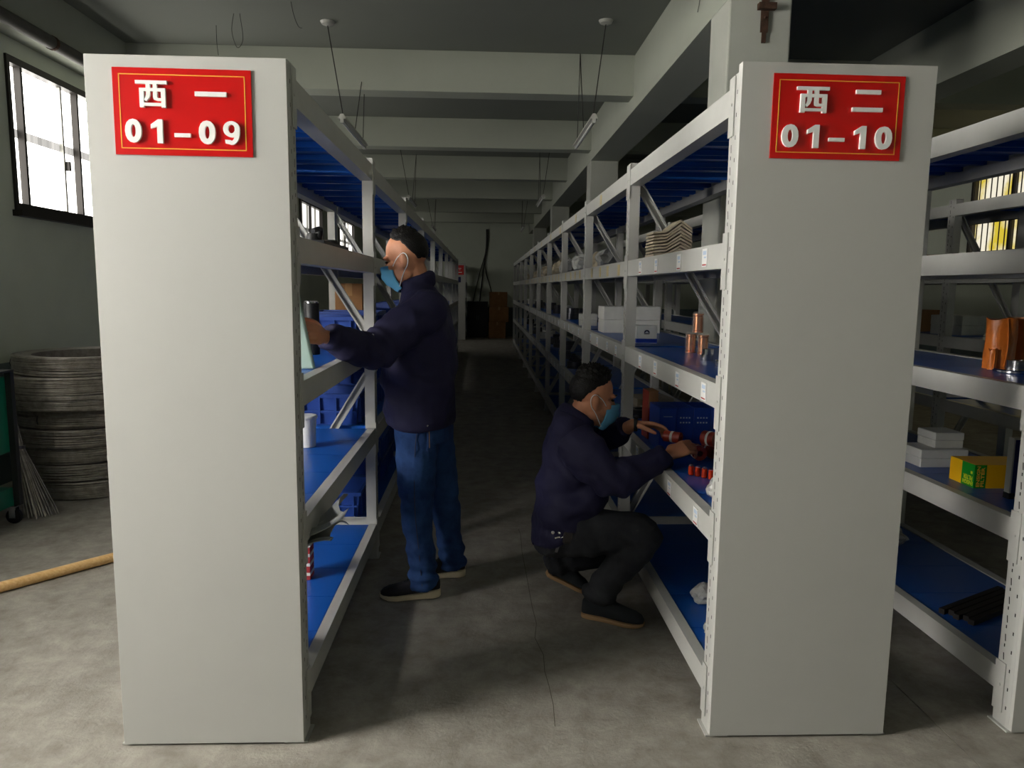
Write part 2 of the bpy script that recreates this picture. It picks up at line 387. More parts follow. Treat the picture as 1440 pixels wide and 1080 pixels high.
# rusty bracket and flat plate on the first column
br = thing('rusty_bracket', 'rusty iron bracket fixed to the bare front of the first column', 'bracket', (1.66, 4.57, 3.1))
put('plate', MB().box(-0.022, 0.022, -0.012, 0.0, -0.02, 0.22).mesh('bracket_plate', 'rust'), br)
put('arm', MB().box(-0.05, 0.055, -0.05, -0.0122, 0.10, 0.135).mesh('bracket_arm', 'rust'), br)
put('tail', MB().box(-0.012, 0.012, -0.011, 0.0, -0.08, -0.02).mesh('bracket_tail', 'rust'), br)
put('bolt', MB().lathe((0, -0.012, 0.06), [(0.009, 0), (0.009, 0.008), (0.004, 0.014)], 8, axis=(0,-1,0)).mesh('bracket_bolt', 'rust'), br)
# pale junction box under the long beam
jb = MB().box(1.20, 1.45, 3.60, 3.72, 3.50, 3.58)

# windows on the left wall: dark metal frame, sliding sashes, bright curtained glass
def left_window(idx, a, b, strength):
    r = sempty('window_%d' % idx, (XL, a, WZ0))
    w, h = b-a, WZ1-WZ0
    fr = MB().box(-0.10, 0.02, 0, w, 0, 0.055).box(-0.10, 0.02, 0, w, h-0.055, h).box(-0.10, 0.02, 0, 0.035, 0.055, h-0.055).box(-0.10, 0.02, w-0.035, w, 0.055, h-0.055)
    put('frame', fr.mesh('window_frame', 'black_frame'), r)
    put('sill', MB().box(-0.02, 0.075, -0.03, w+0.03, -0.05, -0.002).mesh('window_sill', 'black_frame'), r)
    edges = [0.035, 0.20, 0.80, 1.02, 1.55, w-0.035]
    pm = emis('bright_window_%d' % idx, (1.0, 0.965, 0.90, 1), strength, True, 0.52*h)
    for k in range(1, len(edges)-1):
        dark = k in (1, 3)
        put('mullion', MB().box(-0.05, 0.005 if dark else -0.02, edges[k]-(0.014 if dark else 0.012), edges[k]+(0.014 if dark else 0.012), 0.055, h-0.055).mesh('mullion', 'black_frame' if dark else 'lamp_body'), r)
    for k in range(len(edges)-1):
        put('pane', MB().box(-0.062, -0.056, edges[k], edges[k+1], 0.055, h-0.055).mesh('pane', pm), r)
    put('latch', MB().box(-0.02, 0.012, edges[2]+0.012, edges[2]+0.04, 0.42, 0.50).mesh('latch', 'black_frame'), r)
for i, (a, b) in enumerate(WSPAN):
    left_window(i+1, a, b, PANE_CURTAIN*(0.5, 8.0, 0.6, 1.4, 0.8, 0.6, 0.3, 0.6)[i])
# barred window on the right wall, sunlit foliage beyond
wn = sempty('window_9', (XR, RW[0], 2.1))
w, h = RW[1]-RW[0], 1.28
put('frame', MB().box(-0.02, 0.10, 0, w, 0, 0.05).box(-0.02, 0.10, 0, w, h-0.05, h).box(-0.02, 0.10, 0, 0.05, 0.05, h-0.05).box(-0.02, 0.10, w-0.05, w, 0.05, h-0.05).mesh('window_frame_r', 'black_frame'), wn)
pmr = bpy.data.materials.new('sunlit_yard_glass'); pmr.use_nodes = True; nt = pmr.node_tree; nt.nodes.clear()
o_ = nt.nodes.new('ShaderNodeOutputMaterial'); e_ = nt.nodes.new('ShaderNodeEmission'); nt.links.new(e_.outputs[0], o_.inputs[0])
tc_ = nt.nodes.new('ShaderNodeTexCoord'); n_ = nt.nodes.new('ShaderNodeTexNoise'); n_.inputs['Scale'].default_value = 2.2; n_.inputs['Detail'].default_value = 5
rp = nt.nodes.new('ShaderNodeValToRGB'); rp.color_ramp.elements[0].color = hexc(214, 190, 60); rp.color_ramp.elements[1].color = hexc(244, 236, 214); rp.color_ramp.elements[0].position = 0.42; rp.color_ramp.elements[1].position = 0.58
nt.links.new(tc_.outputs['Object'], n_.inputs['Vector']); nt.links.new(n_.outputs['Fac'], rp.inputs['Fac']); nt.links.new(rp.outputs['Color'], e_.inputs[0]); e_.inputs[1].default_value = 1.0
for k in range(3):
    put('pane', MB().box(0.056, 0.062, 0.05+k*(w-0.1)/3, 0.05+(k+1)*(w-0.1)/3, 0.05, h-0.05).mesh('pane_r', pmr), wn)
barm = MB().tube([(-0.035, 0, 0.0), (-0.035, 0, h)], 0.008, 8).mesh('window_bar', 'bar_iron')
for k in range(20):
    put('bar', barm, wn, (0, 0.10 + k*0.117, 0))
for k in (1, 2):
    put('mullion', MB().box(0.0, 0.06, 0.05+k*(w-0.1)/3-0.025, 0.05+k*(w-0.1)/3+0.025, 0.05, h-0.05).mesh('mullion_r', 'black_frame'), wn)

# doorway daylight: sky light entering the open door behind the camera
dl = bpy.data.lights.new('doorway_daylight', 'AREA'); dl.shape = 'RECTANGLE'; dl.size = 3.6; dl.size_y = 2.9; dl.energy = PANE_DOOR*PI*3.6*2.9*0.5
dl.color = (0.95, 0.97, 1.0)
dlo = bpy.data.objects.new('doorway_daylight', dl); COL.objects.link(dlo); dlo.location = (-1.0, YF-0.12, 1.55); dlo.rotation_euler = (math.radians(90), 0, 0)

# ------------------------------------------------------------------ racks
BAY = 1.726
LEV = [0.205, 0.763, 1.235, 1.71, 2.20]
PW, PD, PH = 0.055, 0.082, 2.235    # post: width across the rack, along it, height
BH, BT = 0.085, 0.042               # beam height and thickness

def post_mesh(sx):
    """upright post, perforated on the face towards +x (sx=1) or -x (sx=-1) and on the front"""
    m = MB()
    m.box(-PW/2, PW/2, 0, PD, 0, PH)
    m.box(-PW/2-0.012, PW/2+0.012, -0.008, PD+0.01, 0, 0.006)        # foot plate
    fx = sx*(PW/2+0.0006)
    def q(y0, y1, z0, z1):
        m.add([(fx, y0, z0), (fx, y1, z0), (fx, y1, z1), (fx, y0, z1)], [(0,1,2,3)], 1)
    z = 0.07
    while z < PH-0.04:
        q(0.019, 0.0245, z, z+0.013); q(0.055, 0.0605, z+0.012, z+0.024)
        m.add([(fx, 0.053, z+0.034), (fx, 0.058, z+0.034), (fx, 0.061, z+0.060), (fx, 0.056, z+0.060)], [(0,1,2,3)], 1)
        z += 0.07
    return m.mesh('upright_post', ['steel_white', 'slot'])
POSTM = {1: post_mesh(1), -1: post_mesh(-1)}

def beam_mesh(sx, L):
    """box beam; sx = side of the rack it faces; ledge inside carries the boards"""
    m = MB()
    prof = [(0, 0), (BT, 0), (BT+0.022, 0.0), (BT+0.022, BH-0.034), (BT, BH-0.034), (BT, BH), (0, BH)]
    if sx > 0: prof = [(-a, b) for a, b in prof]
    m.prism(prof, 0, L, lambda a, b, d: (a, d, b-BH))
    return m.mesh('beam', 'steel_white')
BEAML = BAY-PD
BEAMM = {1: beam_mesh(1, BEAML), -1: beam_mesh(-1, BEAML)}

def bracket_mesh(sx):
    m = MB(); x0, x1 = (0.0005, 0.004) if sx > 0 else (-0.004, -0.0005)
    m.box(x0, x1, -0.045, 0.004, -0.155, 0.03)
    m.box(x0*1.0+sx*0.003, x1+sx*0.003, -0.03, -0.024, -0.06, -0.052)
    return m.mesh('beam_bracket', 'steel_white')
BRKM = {1: bracket_mesh(1), -1: bracket_mesh(-1)}

def board_mesh(wx, ly):
    m = MB()
    g = 0.0015
    m.box(0, wx, g, ly-g, -0.004, 0)
    for yy in (g, ly*0.5-0.02, ly-g-0.003):
        if abs(yy-(ly*0.5-0.02)) < 1e-6:
            m.box(0.004, wx-0.004, yy, yy+0.04, -0.022, -0.0045)
        else: m.box(0.004, wx-0.004, yy, yy+0.003, -0.03, -0.0045)
    return m.mesh('shelf_board', 'board')

def brace_mesh(a, b):
    """channel brace between two points (x, z) in the plane of an upright frame"""
    m = MB(); A, B = Vector((a[0], 0.02, a[1])), Vector((b[0], 0.02, b[1]))
    d = (B-A).normalized(); nrm = Vector((-d.z, 0, d.x))
    m.bar(A, B, 0.020, 0.004 if False else 0.044, nrm)
    m2 = MB(); m2.bar(A+Vector((0,0.010,0)), B+Vector((0,0.010,0)), 0.004, 0.044, nrm)
    for s in (1, -1):
        off = nrm*s*0.018
        m2.bar(A+off, B+off, 0.024, 0.008, nrm)
    return m2.mesh('brace', 'steel_white')

def make_rack(label, x0, x1, y0, n, bays_shown, aisle, panel_h=None, cards=0, detail=3, levels=LEV):
    """aisle = +1 when its aisle face is at x1, -1 when at x0; panel_h = height of the front end panel"""
    root = thing('storage_rack', label, 'storage rack', (x0, y0, 0))
    Wd = x1-x0
    if panel_h:
        p = MB().box(0.0, Wd, -0.016, 0.0, 0.008, panel_h)
        # folded returns around the edge of the sheet
        p.box(0, 0.002, 0.0, 0.018, 0.008, panel_h).box(Wd-0.002, Wd, 0.0, 0.018, 0.008, panel_h)
        bevel(put('end_panel', p.mesh('end_panel', 'panel_a'), root), 0.002)
        y_in = 0.001
    else: y_in = 0.0
    f_in, r_in = PW/2+0.001, Wd-PW/2-0.001
    brA = brace_mesh((f_in+0.02, 0.24), (r_in-0.02, 1.16)) if aisle < 0 else brace_mesh((r_in-0.02, 0.24), (f_in+0.02, 1.16)) 
    # lower brace rises from the aisle side for the right-hand rack and from the wall side for the left one
    if aisle > 0: brA = brace_mesh((f_in+0.02, 0.24), (r_in-0.02, 1.06)); brB = brace_mesh((r_in-0.02, 1.30), (f_in+0.02, 2.10))
    else: brA = brace_mesh((f_in+0.02, 0.24), (r_in-0.02, 1.20)); brB = brace_mesh((r_in-0.02, 1.30), (f_in+0.02, 2.14))
    tie = MB().box(f_in+0.02, r_in-0.02, 0.008, 0.03, 0.17, 0.174).box(f_in+0.02, r_in-0.02, 0.026, 0.03, 0.174, 0.228).box(f_in+0.02, r_in-0.02, 0.008, 0.03, 0.228, 0.232).mesh('tie', 'steel_white')
    for i in range(n+1):
        yy = y_in + i*BAY
        put('upright_post', POSTM[-1], root, (f_in, yy, 0)); put('upright_post', POSTM[1], root, (r_in, yy, 0))
        put('brace', brA, root, (0, yy+0.02, 0)); put('brace', brB, root, (0, yy+0.02, 0)); put('tie', tie, root, (0, yy+0.02, 0))
    bw = Wd-2*BT-0.008
    b5 = board_mesh(bw, BEAML/5); b1 = board_mesh(bw, BEAML)
    cardm = MB().box(-0.0035, -0.0005, 0, 0.058, -0.076, -0.012).box(-0.0040, -0.0036, 0.008, 0.046, -0.034, -0.020, 1).box(-0.0040, -0.0036, 0.008, 0.034, -0.046, -0.040, 1).box(-0.0040, -0.0036, 0.006, 0.052, -0.072, -0.067, 2).mesh('label_card', ['label', 'pale_print', 'red_print'])
    cardm2 = MB().box(-0.0035, -0.0005, 0, 0.058, -0.076, -0.012).mesh('label_card', 'label_old')
    for i in range(n):
        yy = y_in + i*BAY + PD
        for li, z in enumerate(levels):
            for sx in (-1, 1):
                bm_ = put('beam', BEAMM[sx], root, (0.0 if sx < 0 else Wd, yy, z))
                if i < detail and sx == aisle:
                    put('bracket', BRKM[sx], bm_, (0, 0, 0))
                    put('bracket', BRKM[sx], bm_, (0, BEAML, 0), (0, 0, 0), (1, -1, 1))
                if cards and sx == aisle and i < cards and li > 0:
                    for k in range(4):
                        if li == 4 and i == 0: continue
                        if li == 4 and (k+i) % 3: continue
                        old = (i > 0 and li >= 3)
                        put('label_card', cardm2 if old else cardm, bm_, (0, 0.16 + k*0.36 + random.uniform(-0.05, 0.05), random.uniform(-0.004, 0.003)))
            zb = z-0.004
            if i < detail:
                for k in range(5):
                    put('shelf_board', b5, root, (BT+0.004, yy + k*(BEAML/5), zb))
            else:
                put('shelf_board', b1, root, (BT+0.004, yy, zb))
    return root

RA = make_rack('white storage rack with blue shelves behind the panel numbered 01-09', -1.20, -0.60, 2.377, 9, 9, 1, 2.232, 0, 3)
RB = make_rack('white storage rack with blue shelves behind the panel numbered 01-10', 0.80, 1.42, 2.383, 10, 10, -1, 2.258, 7, 3)
RC = make_rack('white storage rack holding the yellow filter box and orange rolls', 1.885, 2.49, 2.383, 5, 5, -1, 2.258, 0, 2)
RD = make_rack('white storage rack standing nearest the barred window', 3.45, 4.05, 5.387-BAY, 4, 4, -1, None, 0, 0)
RE = make_rack('white storage rack whose end panel stands near the back wall', -1.10, -0.52, 22.0, 1, 1, 1, 2.26, 0, 0)

# ------------------------------------------------------------------ signs
def sign(label, x0, x1, z0, z1, y, rot, build):
    r = thing('aisle_sign', label, 'sign', ((x0+x1)/2, y, (z0+z1)/2))
    r.rotation_euler = (0, rot, 0)
    w, h = x1-x0, z1-z0
    put('board', MB().box(-w/2, w/2, -0.004, 0, -h/2, h/2).mesh('sign_board', 'red'), r)
    b, t = 0.018, 0.0028
    fr = MB()
    for (a0, a1, c0, c1) in ((-w/2+b, w/2-b, h/2-b-t, h/2-b), (-w/2+b, w/2-b, -h/2+b, -h/2+b+t), (-w/2+b, -w/2+b+t, -h/2+b, h/2-b), (w/2-b-t, w/2-b, -h/2+b, h/2-b)):
        fr.box(a0, a1, -0.0048, -0.004, c0, c1)
    put('border_line', fr.mesh('border_line', 'gold'), r)
    def bars(name, polys, ox, oz, cw, ch):
        m = MB()
        for p in polys: m.prism([(ox+a*cw, oz+c*ch) for a, c in p], -0.0041, -0.012, lambda a, c, d: (a, d, c))
        put(name, m.mesh(name, 'letter'), r)
    def digit(t_, ox, oz, cw, ch):
        if t_ == '1':
            m = MB(); m.prism([(ox+a*cw, oz+c*ch) for a, c in ((0.52, 0), (1.0, 0), (1.0, 1.0), (0.62, 1.0), (0.0, 0.78), (0.0, 0.60), (0.52, 0.70))], -0.0041, -0.012, lambda a, c, d: (a, d, c))
            put('digit', m.mesh('digit', 'letter'), r); return
        if t_ == '9':
            m = MB(); q = lambda a, c, d: (ox+a*cw, d, oz+c*ch); n = 28
            def el(cx_, cy_, rx, ry, d): return [q(cx_+rx*math.cos(2*PI*k/n), cy_+ry*math.sin(2*PI*k/n), d) for k in range(n)]
            m.loft([el(0.5, 0.66, 0.5, 0.34, -0.0041), el(0.5, 0.66, 0.5, 0.34, -0.012), el(0.5, 0.67, 0.20, 0.18, -0.012), el(0.5, 0.67, 0.20, 0.18, -0.0041), el(0.5, 0.66, 0.5, 0.34, -0.0041)], False)
            arc = lambda rx, ry, a0, a1: [(0.5+rx*math.cos(math.radians(a0+(a1-a0)*k/10)), 0.54+ry*math.sin(math.radians(a0+(a1-a0)*k/10))) for k in range(11)]
            m.prism(arc(0.5, 0.54, 25, -112) + [(0.12, 0.06), (0.10, 0.22)] + arc(0.20, 0.36, -112, 25), -0.0043, -0.0119, q)
            put('digit', m.mesh('digit', 'letter'), r); return
        me = fit_mesh(text_mesh(t_, 0.08, 0.004, 'digit', 'letter', 0.0035), cw, ch)
        put('digit', me, r, (ox, -0.0082, oz), (math.radians(90), 0, 0))
    build(bars, digit, (x0+x1)/2, (z0+z1)/2)
    return r
R4 = lambda a0, a1, c0, c1: [(a0, c0), (a1, c0), (a1, c1), (a0, c1)]
XI = [R4(0, 1, 0.87, 1.0),
      R4(0.12, 0.26, 0.0, 0.72), R4(0.80, 0.94, 0.0, 0.72), R4(0.26, 0.80, 0.60, 0.72), R4(0.26, 0.80, 0.06, 0.17),
      R4(0.33, 0.46, 0.72, 0.87), R4(0.33, 0.46, 0.48, 0.60), [(0.33, 0.48), (0.46, 0.48), (0.42, 0.34), (0.33, 0.22), (0.26, 0.29), (0.31, 0.38)],
      R4(0.55, 0.68, 0.72, 0.87), R4(0.55, 0.68, 0.38, 0.60), [(0.55, 0.38), (0.68, 0.38), (0.70, 0.35), (0.80, 0.35), (0.80, 0.25), (0.66, 0.25), (0.57, 0.29)]]
def buildA(bars, digit, cx, cz):
    bars('character', XI, -1.047-cx, 2.078-cz, 0.094, 0.078)
    bars('character', [R4(0, 1, 0, 1)], -0.872-cx, 2.114-cz, 0.094, 0.0135)
    bars('dash', [R4(0, 1, 0, 1)], -0.937-cx, 1.9935-cz, 0.048, 0.0115)
    for t_, x0, x1 in (('0', -1.083, -1.034), ('1', -1.006, -0.971), ('0', -0.864, -0.814), ('9', -0.791, -0.741)):
        digit(t_, x0-cx, 1.974-cz, x1-x0, 0.070)
sign('red sign with raised white characters reading 01-09', -1.117, -0.706, 1.940, 2.194, 2.3605, 0.004, buildA)
def buildB(bars, digit, cx, cz):
    bars('character', XI, 0.972-cx, 2.106-cz, 0.102, 0.078)
    bars('character', [R4(0, 1, 0, 1)], 1.160-cx, 2.166-cz, 0.078, 0.0125)
    bars('character', [R4(0, 1, 0, 1)], 1.150-cx, 2.113-cz, 0.097, 0.0125)
    bars('dash', [R4(0, 1, 0, 1)], 1.082-cx, 2.021-cz, 0.050, 0.011)
    for t_, x0, x1 in (('0', 0.931, 0.984), ('1', 1.012, 1.050), ('1', 1.163, 1.200), ('0', 1.230, 1.284)):
        digit(t_, x0-cx, 2.000-cz, x1-x0, 0.070)
sign('red sign with raised white characters reading 01-10', 0.899, 1.317, 1.967, 2.2235, 2.3665, 0.004, buildB)
fs = thing('aisle_sign', 'small red sign on the end panel near the back wall', 'sign', (-0.70, 21.984, 2.06))
put('board', MB().box(-0.16, 0.13, -0.004, 0, -0.14, 0.14).mesh('far_sign', 'red'), fs)
put('character', MB().box(-0.04, 0.05, -0.008, -0.004, 0.04, 0.055).box(-0.02, 0.03, -0.008, -0.004, 0.0, 0.012).box(-0.09, 0.07, -0.008, -0.004, -0.08, -0.06).mesh('far_char', 'letter'), fs)
tag(put('notice_plate', MB().box(-0.14, 0.0, -0.004, 0, -0.08, 0.08).box(-0.10, -0.04, -0.005, -0.004, -0.02, 0.02).mesh('far_notice', 'navy_case'), None, (-0.66, 21.984, 1.78)), 'small dark notice plate below the far red sign', 'notice')

# ------------------------------------------------------------------ ceiling lamps, wires, pipes
def lamp(x, y0, y1, z, label, group, slant=0.03, near=True):
    r = thing('hanging_lamp', label, 'lamp', (x, (y0+y1)/2, z), group)
    L = (y1-y0)/2
    put('housing', MB().prism([(-0.012, 0.03), (0.012, 0.03), (0.03, 0.0), (0.03, -0.012), (-0.03, -0.012), (-0.03, 0.0)], -L, L, lambda a, b, d: (a, d, b)).mesh('housing', 'lamp_body'), r)
    put('tube', MB().tube([(0, -L+0.03, -0.028), (0, L-0.03, -0.028)], 0.013, 10).mesh('lamp_tube', 'tube', True), r)
    for s in (-1, 1):
        put('lamp_holder', MB().box(-0.014, 0.014, s*(L-0.015)-0.015, s*(L-0.015)+0.015, -0.045, -0.012).mesh('lamp_holder', 'lamp_body'), r)
    top = ZC-z
    rose = MB().lathe((slant*-4, -L+0.1 + 0.18, top-0.035), [(0.02, 0), (0.05, 0.012), (0.062, 0.034)], 16).mesh('ceiling_rose', 'lamp_body', True)
    put('ceiling_rose', rose, r)
    put('wire', MB().tube([(slant*-4, -L+0.28, top-0.03), (0, -L+0.06, 0.03)], 0.005, 6).mesh('wire', 'wire_dark'), r)
    put('wire', MB().tube([(0.02, L-0.02, top-0.002), (0.0, L-0.10, 0.03)], 0.004, 6).mesh('wire', 'wire_dark'), r)
    put('wire', MB().tube([(0.02, L-0.02, top-0.002), (0.0, L-0.55, 0.03)], 0.004, 6).mesh('wire', 'wire_dark'), r)
lamp(-1.19, 6.45, 7.65, 2.95, 'unlit tube lamp hung by wires above the 01-09 rack, before the first crossbeam', 'tube lamps above the racks', 0.04)
lamp(0.90, 6.25, 7.45, 2.95, 'unlit tube lamp hung by wires beside the long beam, before the first crossbeam', 'tube lamps above the racks', -0.03)
lamp(-1.18, 11.9, 13.1, 2.95, 'far unlit tube lamp above the 01-09 rack', 'tube lamps above the racks', 0.04)
lamp(0.91, 11.5, 12.7, 2.95, 'far unlit tube lamp beside the long beam', 'tube lamps above the racks', -0.03)
lamp(-1.18, 17.3, 18.5, 2.95, 'farthest unlit tube lamp above the end of the 01-09 rack', 'tube lamps above the racks', 0.04)
lamp(0.92, 17.1, 18.3, 2.95, 'farthest unlit tube lamp beside the end of the long beam', 'tube lamps above the racks', -0.03)
# round conduit under the left long beam
cp = thing('conduit_pipe', 'dark dusty pipe running under the long beam on the window wall', 'pipe', (-3.32, 3.0, 3.375))
put('pipe', MB().tube([(0, -5, 0), (0, 18, 0)], 0.048, 12).mesh('pipe', 'pipe_grey', True), cp)
for k in range(6):
    put('pipe_clip', MB().ring((0, 0, 0), 0.054, 0.049, 0.03, 14).box(-0.012, 0.012, -0.01, 0.01, 0, 0.03).mesh('pipe_clip', 'rust'), cp, (0, 0.5+2.6*k, 0), (math.radians(90), 0, 0))
cb = thing('black_cables', 'black cables hanging down the back wall between the racks', 'cable', (0.1, YB-0.03, 0))
put('cable', MB().tube([(0.02, 0, 3.4), (0.0, 0, 2.9), (-0.08, 0, 2.3), (-0.20, 0, 1.2), (-0.3, 0, 0.4)], 0.018, 8, 6).mesh('cable', 'wire_dark', True), cb)
put('cable', MB().tube([(0.06, 0, 3.4), (0.03, 0, 2.8), (-0.04, 0, 2.2), (0.22, 0, 1.2), (0.30, 0, 0.3)], 0.014, 8, 6).mesh('cable', 'wire_dark', True), cb)
put('cable', MB().tube([(-0.01, 0, 3.4), (-0.03, 0, 2.7), (-0.22, 0, 2.0), (-0.42, 0, 1.1), (-0.5, 0, 0.3)], 0.012, 8, 6).mesh('cable', 'wire_dark', True), cb)
def loose_wire(label, pts):
    tag(put('loose_wire', MB().tube(pts, 0.0025, 5, 6).mesh('loose_wire', 'wire_dark', True)), label, 'wire')
loose_wire('thin hooked wire dangling from the bare ceiling', [(-1.55, 6.3, ZC), (-1.53, 6.3, 3.70), (-1.50, 6.31, 3.62), (-1.47, 6.3, 3.60)])
loose_wire('thin looped wire dangling from the ceiling above the 01-09 sign', [(-2.10, 6.6, ZC), (-2.12, 6.6, 3.66), (-2.08, 6.6, 3.53), (-2.03, 6.6, 3.60), (-2.05, 6.6, ZC)])
loose_wire('thin straight wire dangling from the ceiling near the window wall', [(-2.35, 6.9, ZC), (-2.35, 6.9, 3.66), (-2.34, 6.9, 3.55)])
loose_wire('thin bent wire on the side of the long concrete beam', [(1.445, 5.2, 3.70), (1.44, 5.22, 3.60), (1.443, 5.20, 3.50), (1.44, 5.23, 3.42)])

# ------------------------------------------------------------------ things by the left wall
def coil_mesh(seed, R, tubeh, tubew, nw):
    rnd = random.Random(seed); m = MB()
    for k in range(nw):
        a = rnd.uniform(0, 2*PI); rr = R + 0.004 - abs(rnd.gauss(0, 0.009)); zz = rnd.uniform(0.006, tubeh-0.006)
        ph = rnd.uniform(0, 6.28); am = max(0.0, min(rnd.uniform(0.0, 0.012), zz-0.006, tubeh-zz-0.006))
        N = 40
        pts = [(rr*math.cos(2*PI*j/N), rr*math.sin(2*PI*j/N), zz + am*math.sin(2*PI*j/N*2+ph)) for j in range(N+1)]
        m.tube(pts, 0.0055, 5)
    # packed core of the winding
    n = 40
    rings = []
    for (r_, z_) in ((R-0.017, 0.003), (R-0.015, tubeh*0.5), (R-0.017, tubeh-0.003), (R-tubew, tubeh-0.008), (R-tubew, 0.008), (R-0.017, 0.003)):
        rings.append([(r_*math.cos(2*PI*j/n), r_*math.sin(2*PI*j/n), z_) for j in range(n)])
    m.loft(rings, False)
    return m.mesh('wire_coil', 'wire_coil', True)
zc = 0.0; nm = ['lowest', 'second', 'third', 'fourth', 'fifth', 'sixth', 'seventh', 'topmost']
hs = [0.13, 0.125, 0.12, 0.135, 0.13, 0.12, 0.13, 0.14]
for k in range(8):
    r = thing('wire_coil', '%s grey steel wire coil%s in the stack by the wall' % (nm[k], '' if k in (0, 7) else ' from the floor'), 'wire coil', (-3.04 + random.uniform(-0.018, 0.018), 5.78 + random.uniform(-0.018, 0.018), zc), 'stacked wire coils')
    r.rotation_euler = (0, 0, random.uniform(0, 6))
    put('winding', coil_mesh(k, 0.51 + random.uniform(-0.012, 0.012), hs[k]-0.002, 0.12, 64), r)
    for j in range(3):
        a = 2*PI*j/3 + random.random()
        put('binding_wire', MB().ring((0, 0, 0), hs[k]*0.47, hs[k]*0.47-0.005, 0.008, 14).mesh('binding_wire', 'steel_dark'), r, (0.455*math.cos(a), 0.455*math.sin(a), hs[k]/2), (PI/2, 0, a))
    zc += hs[k]
wb = thing('wire_bundle', 'splayed bundle of straight steel rods leaning beside the wire coils', 'rods', (-2.99, 4.94, 0))
m = MB()
for k in range(34):
    a = random.uniform(-1, 1); b = random.uniform(-1, 1)
    m.tube([(0.055+a*0.115, -0.06+b*0.06, 0.004), (-0.14+a*0.025, 0.07+b*0.02, 0.45), (-0.27+a*0.012+random.uniform(-.01,.01), 0.16+b*0.012, 0.86+random.uniform(-0.12, 0.06))], 0.005, 5)
put('rods', m.mesh('rods', 'wire_coil', True), wb)
put('binding', MB().ring((-0.137, 0.068, 0.44), 0.04, 0.034, 0.02, 12).mesh('rod_binding', 'steel_dark'), wb)

ct = thing('tool_cart', 'green steel tool cart on castors beside the wire rods', 'cart', (-3.245, 4.56, 0))
for sx in (-1, 1):
    for sy in (-1, 1):
        put('corner_post', MB().box(sx*0.24-0.018, sx*0.24+0.018, sy*0.21-0.018, sy*0.21+0.018, 0.12, 0.985).mesh('cart_post', 'cart_dark'), ct)
        cs = put('castor', MB().lathe((0, -0.016, 0.05), [(0.02, 0), (0.048, 0.004), (0.05, 0.016), (0.048, 0.028), (0.02, 0.032)], 18, axis=(0, 1, 0)).mesh('castor', 'black', True), ct, (sx*0.22, sy*0.19, 0))
        put('castor_fork', MB().box(-0.02, 0.02, -0.024, -0.019, 0.04, 0.122).box(-0.02, 0.02, 0.019, 0.024, 0.04, 0.122).box(-0.03, 0.03, -0.03, 0.03, 0.112, 0.12).mesh('castor_fork', 'chrome'), cs)
bevel(put('body', MB().box(-0.222, 0.222, -0.20, 0.20, 0.47, 0.96).mesh('cart_body', 'cart'), ct), 0.006)
put('lower_shelf', MB().box(-0.222, 0.222, -0.19, 0.19, 0.122, 0.24).mesh('cart_shelf', 'cart'), ct)
put('top_tray', MB().box(-0.26, 0.26, -0.23, 0.23, 0.986, 1.0).mesh('cart_top', 'cart_dark'), ct)
for k in range(3):
    d = put('drawer', MB().box(-0.20, 0.20, -0.208, -0.201, 0.50+k*0.155, 0.64+k*0.155).mesh('cart_drawer', 'cart'), ct)
    put('handle', MB().box(-0.16, 0.16, -0.222, -0.2085, 0.61+k*0.155, 0.625+k*0.155).mesh('cart_handle', 'chrome'), d)
pole = MB(); P0, P1 = Vector((-2.90, 3.10, 0.0275)), Vector((-1.55, 4.65, 0.0275))
pole.tube([P0, P0.lerp(P1, 0.3)+Vector((0.004,0,0)), P0.lerp(P1, 0.65), P1], [0.0275, 0.027, 0.026, 0.0255], 16, 4)
tag(put('wooden_pole', pole.mesh('wooden_pole', 'wood', True)), 'long pale wooden pole lying on the floor beside the 01-09 panel', 'pole')

# ------------------------------------------------------------------ cartons by the back wall
def carton(label, x, y, z, w, d, h, rot=0.0, tapec='tape', body='cardboard', group=None):
    r = thing('carton', label, 'box', (x, y, z), group, rot)
    bevel(put('body', MB().box(-w/2, w/2, -d/2, d/2, 0, h-0.004).mesh('carton_body', body), r), 0.004)
    put('flap', MB().box(-w/2, -0.001, -d/2, d/2, h-0.0035, h).mesh('flap', body), r)
    put('flap', MB().box(0.001, w/2, -d/2, d/2, h-0.0035, h).mesh('flap', body), r)
    put('tape', MB().box(-0.025, 0.025, -d/2-0.001, d/2+0.001, h+0.0002, h+0.001).box(-0.025, 0.025, -d/2-0.0015, -d/2-0.0003, h-0.09, h).mesh('tape', tapec), r)
    return r
carton('brown carton on the floor by the back wall, lowest of the stack', 0.44, 23.1, 0, 0.52, 0.45, 0.50, 0.02)
carton('brown carton in the middle of the stack by the back wall', 0.50, 23.12, 0.503, 0.60, 0.46, 0.46, -0.03)
carton('brown carton on top of the stack by the back wall', 0.47, 23.1, 0.966, 0.54, 0.45, 0.46, 0.04)
cab = thing('dark_cabinet', 'low dark cabinet standing against the back wall beside the cartons', 'cabinet', (-0.15, 23.5, 0))
put('body', MB().box(-0.34, 0.30, -0.25, 0.25, 0.05, 1.12).mesh('cabinet_body', 'black'), cab)
for sx in (-1, 1):
    d = put('door', MB().box(-0.02+sx*0.155-0.145, -0.02+sx*0.155+0.145, -0.268, -0.252, 0.09, 1.08).mesh('cabinet_door', 'black'), cab)
    put('handle', MB().box(-0.02+sx*0.03-0.006, -0.02+sx*0.03+0.006, -0.285, -0.269, 0.55, 0.68).mesh('cabinet_handle', 'steel_dark'), d)
put('plinth', MB().box(-0.32, 0.28, -0.23, 0.23, 0, 0.05).mesh('cabinet_plinth', 'black'), cab)

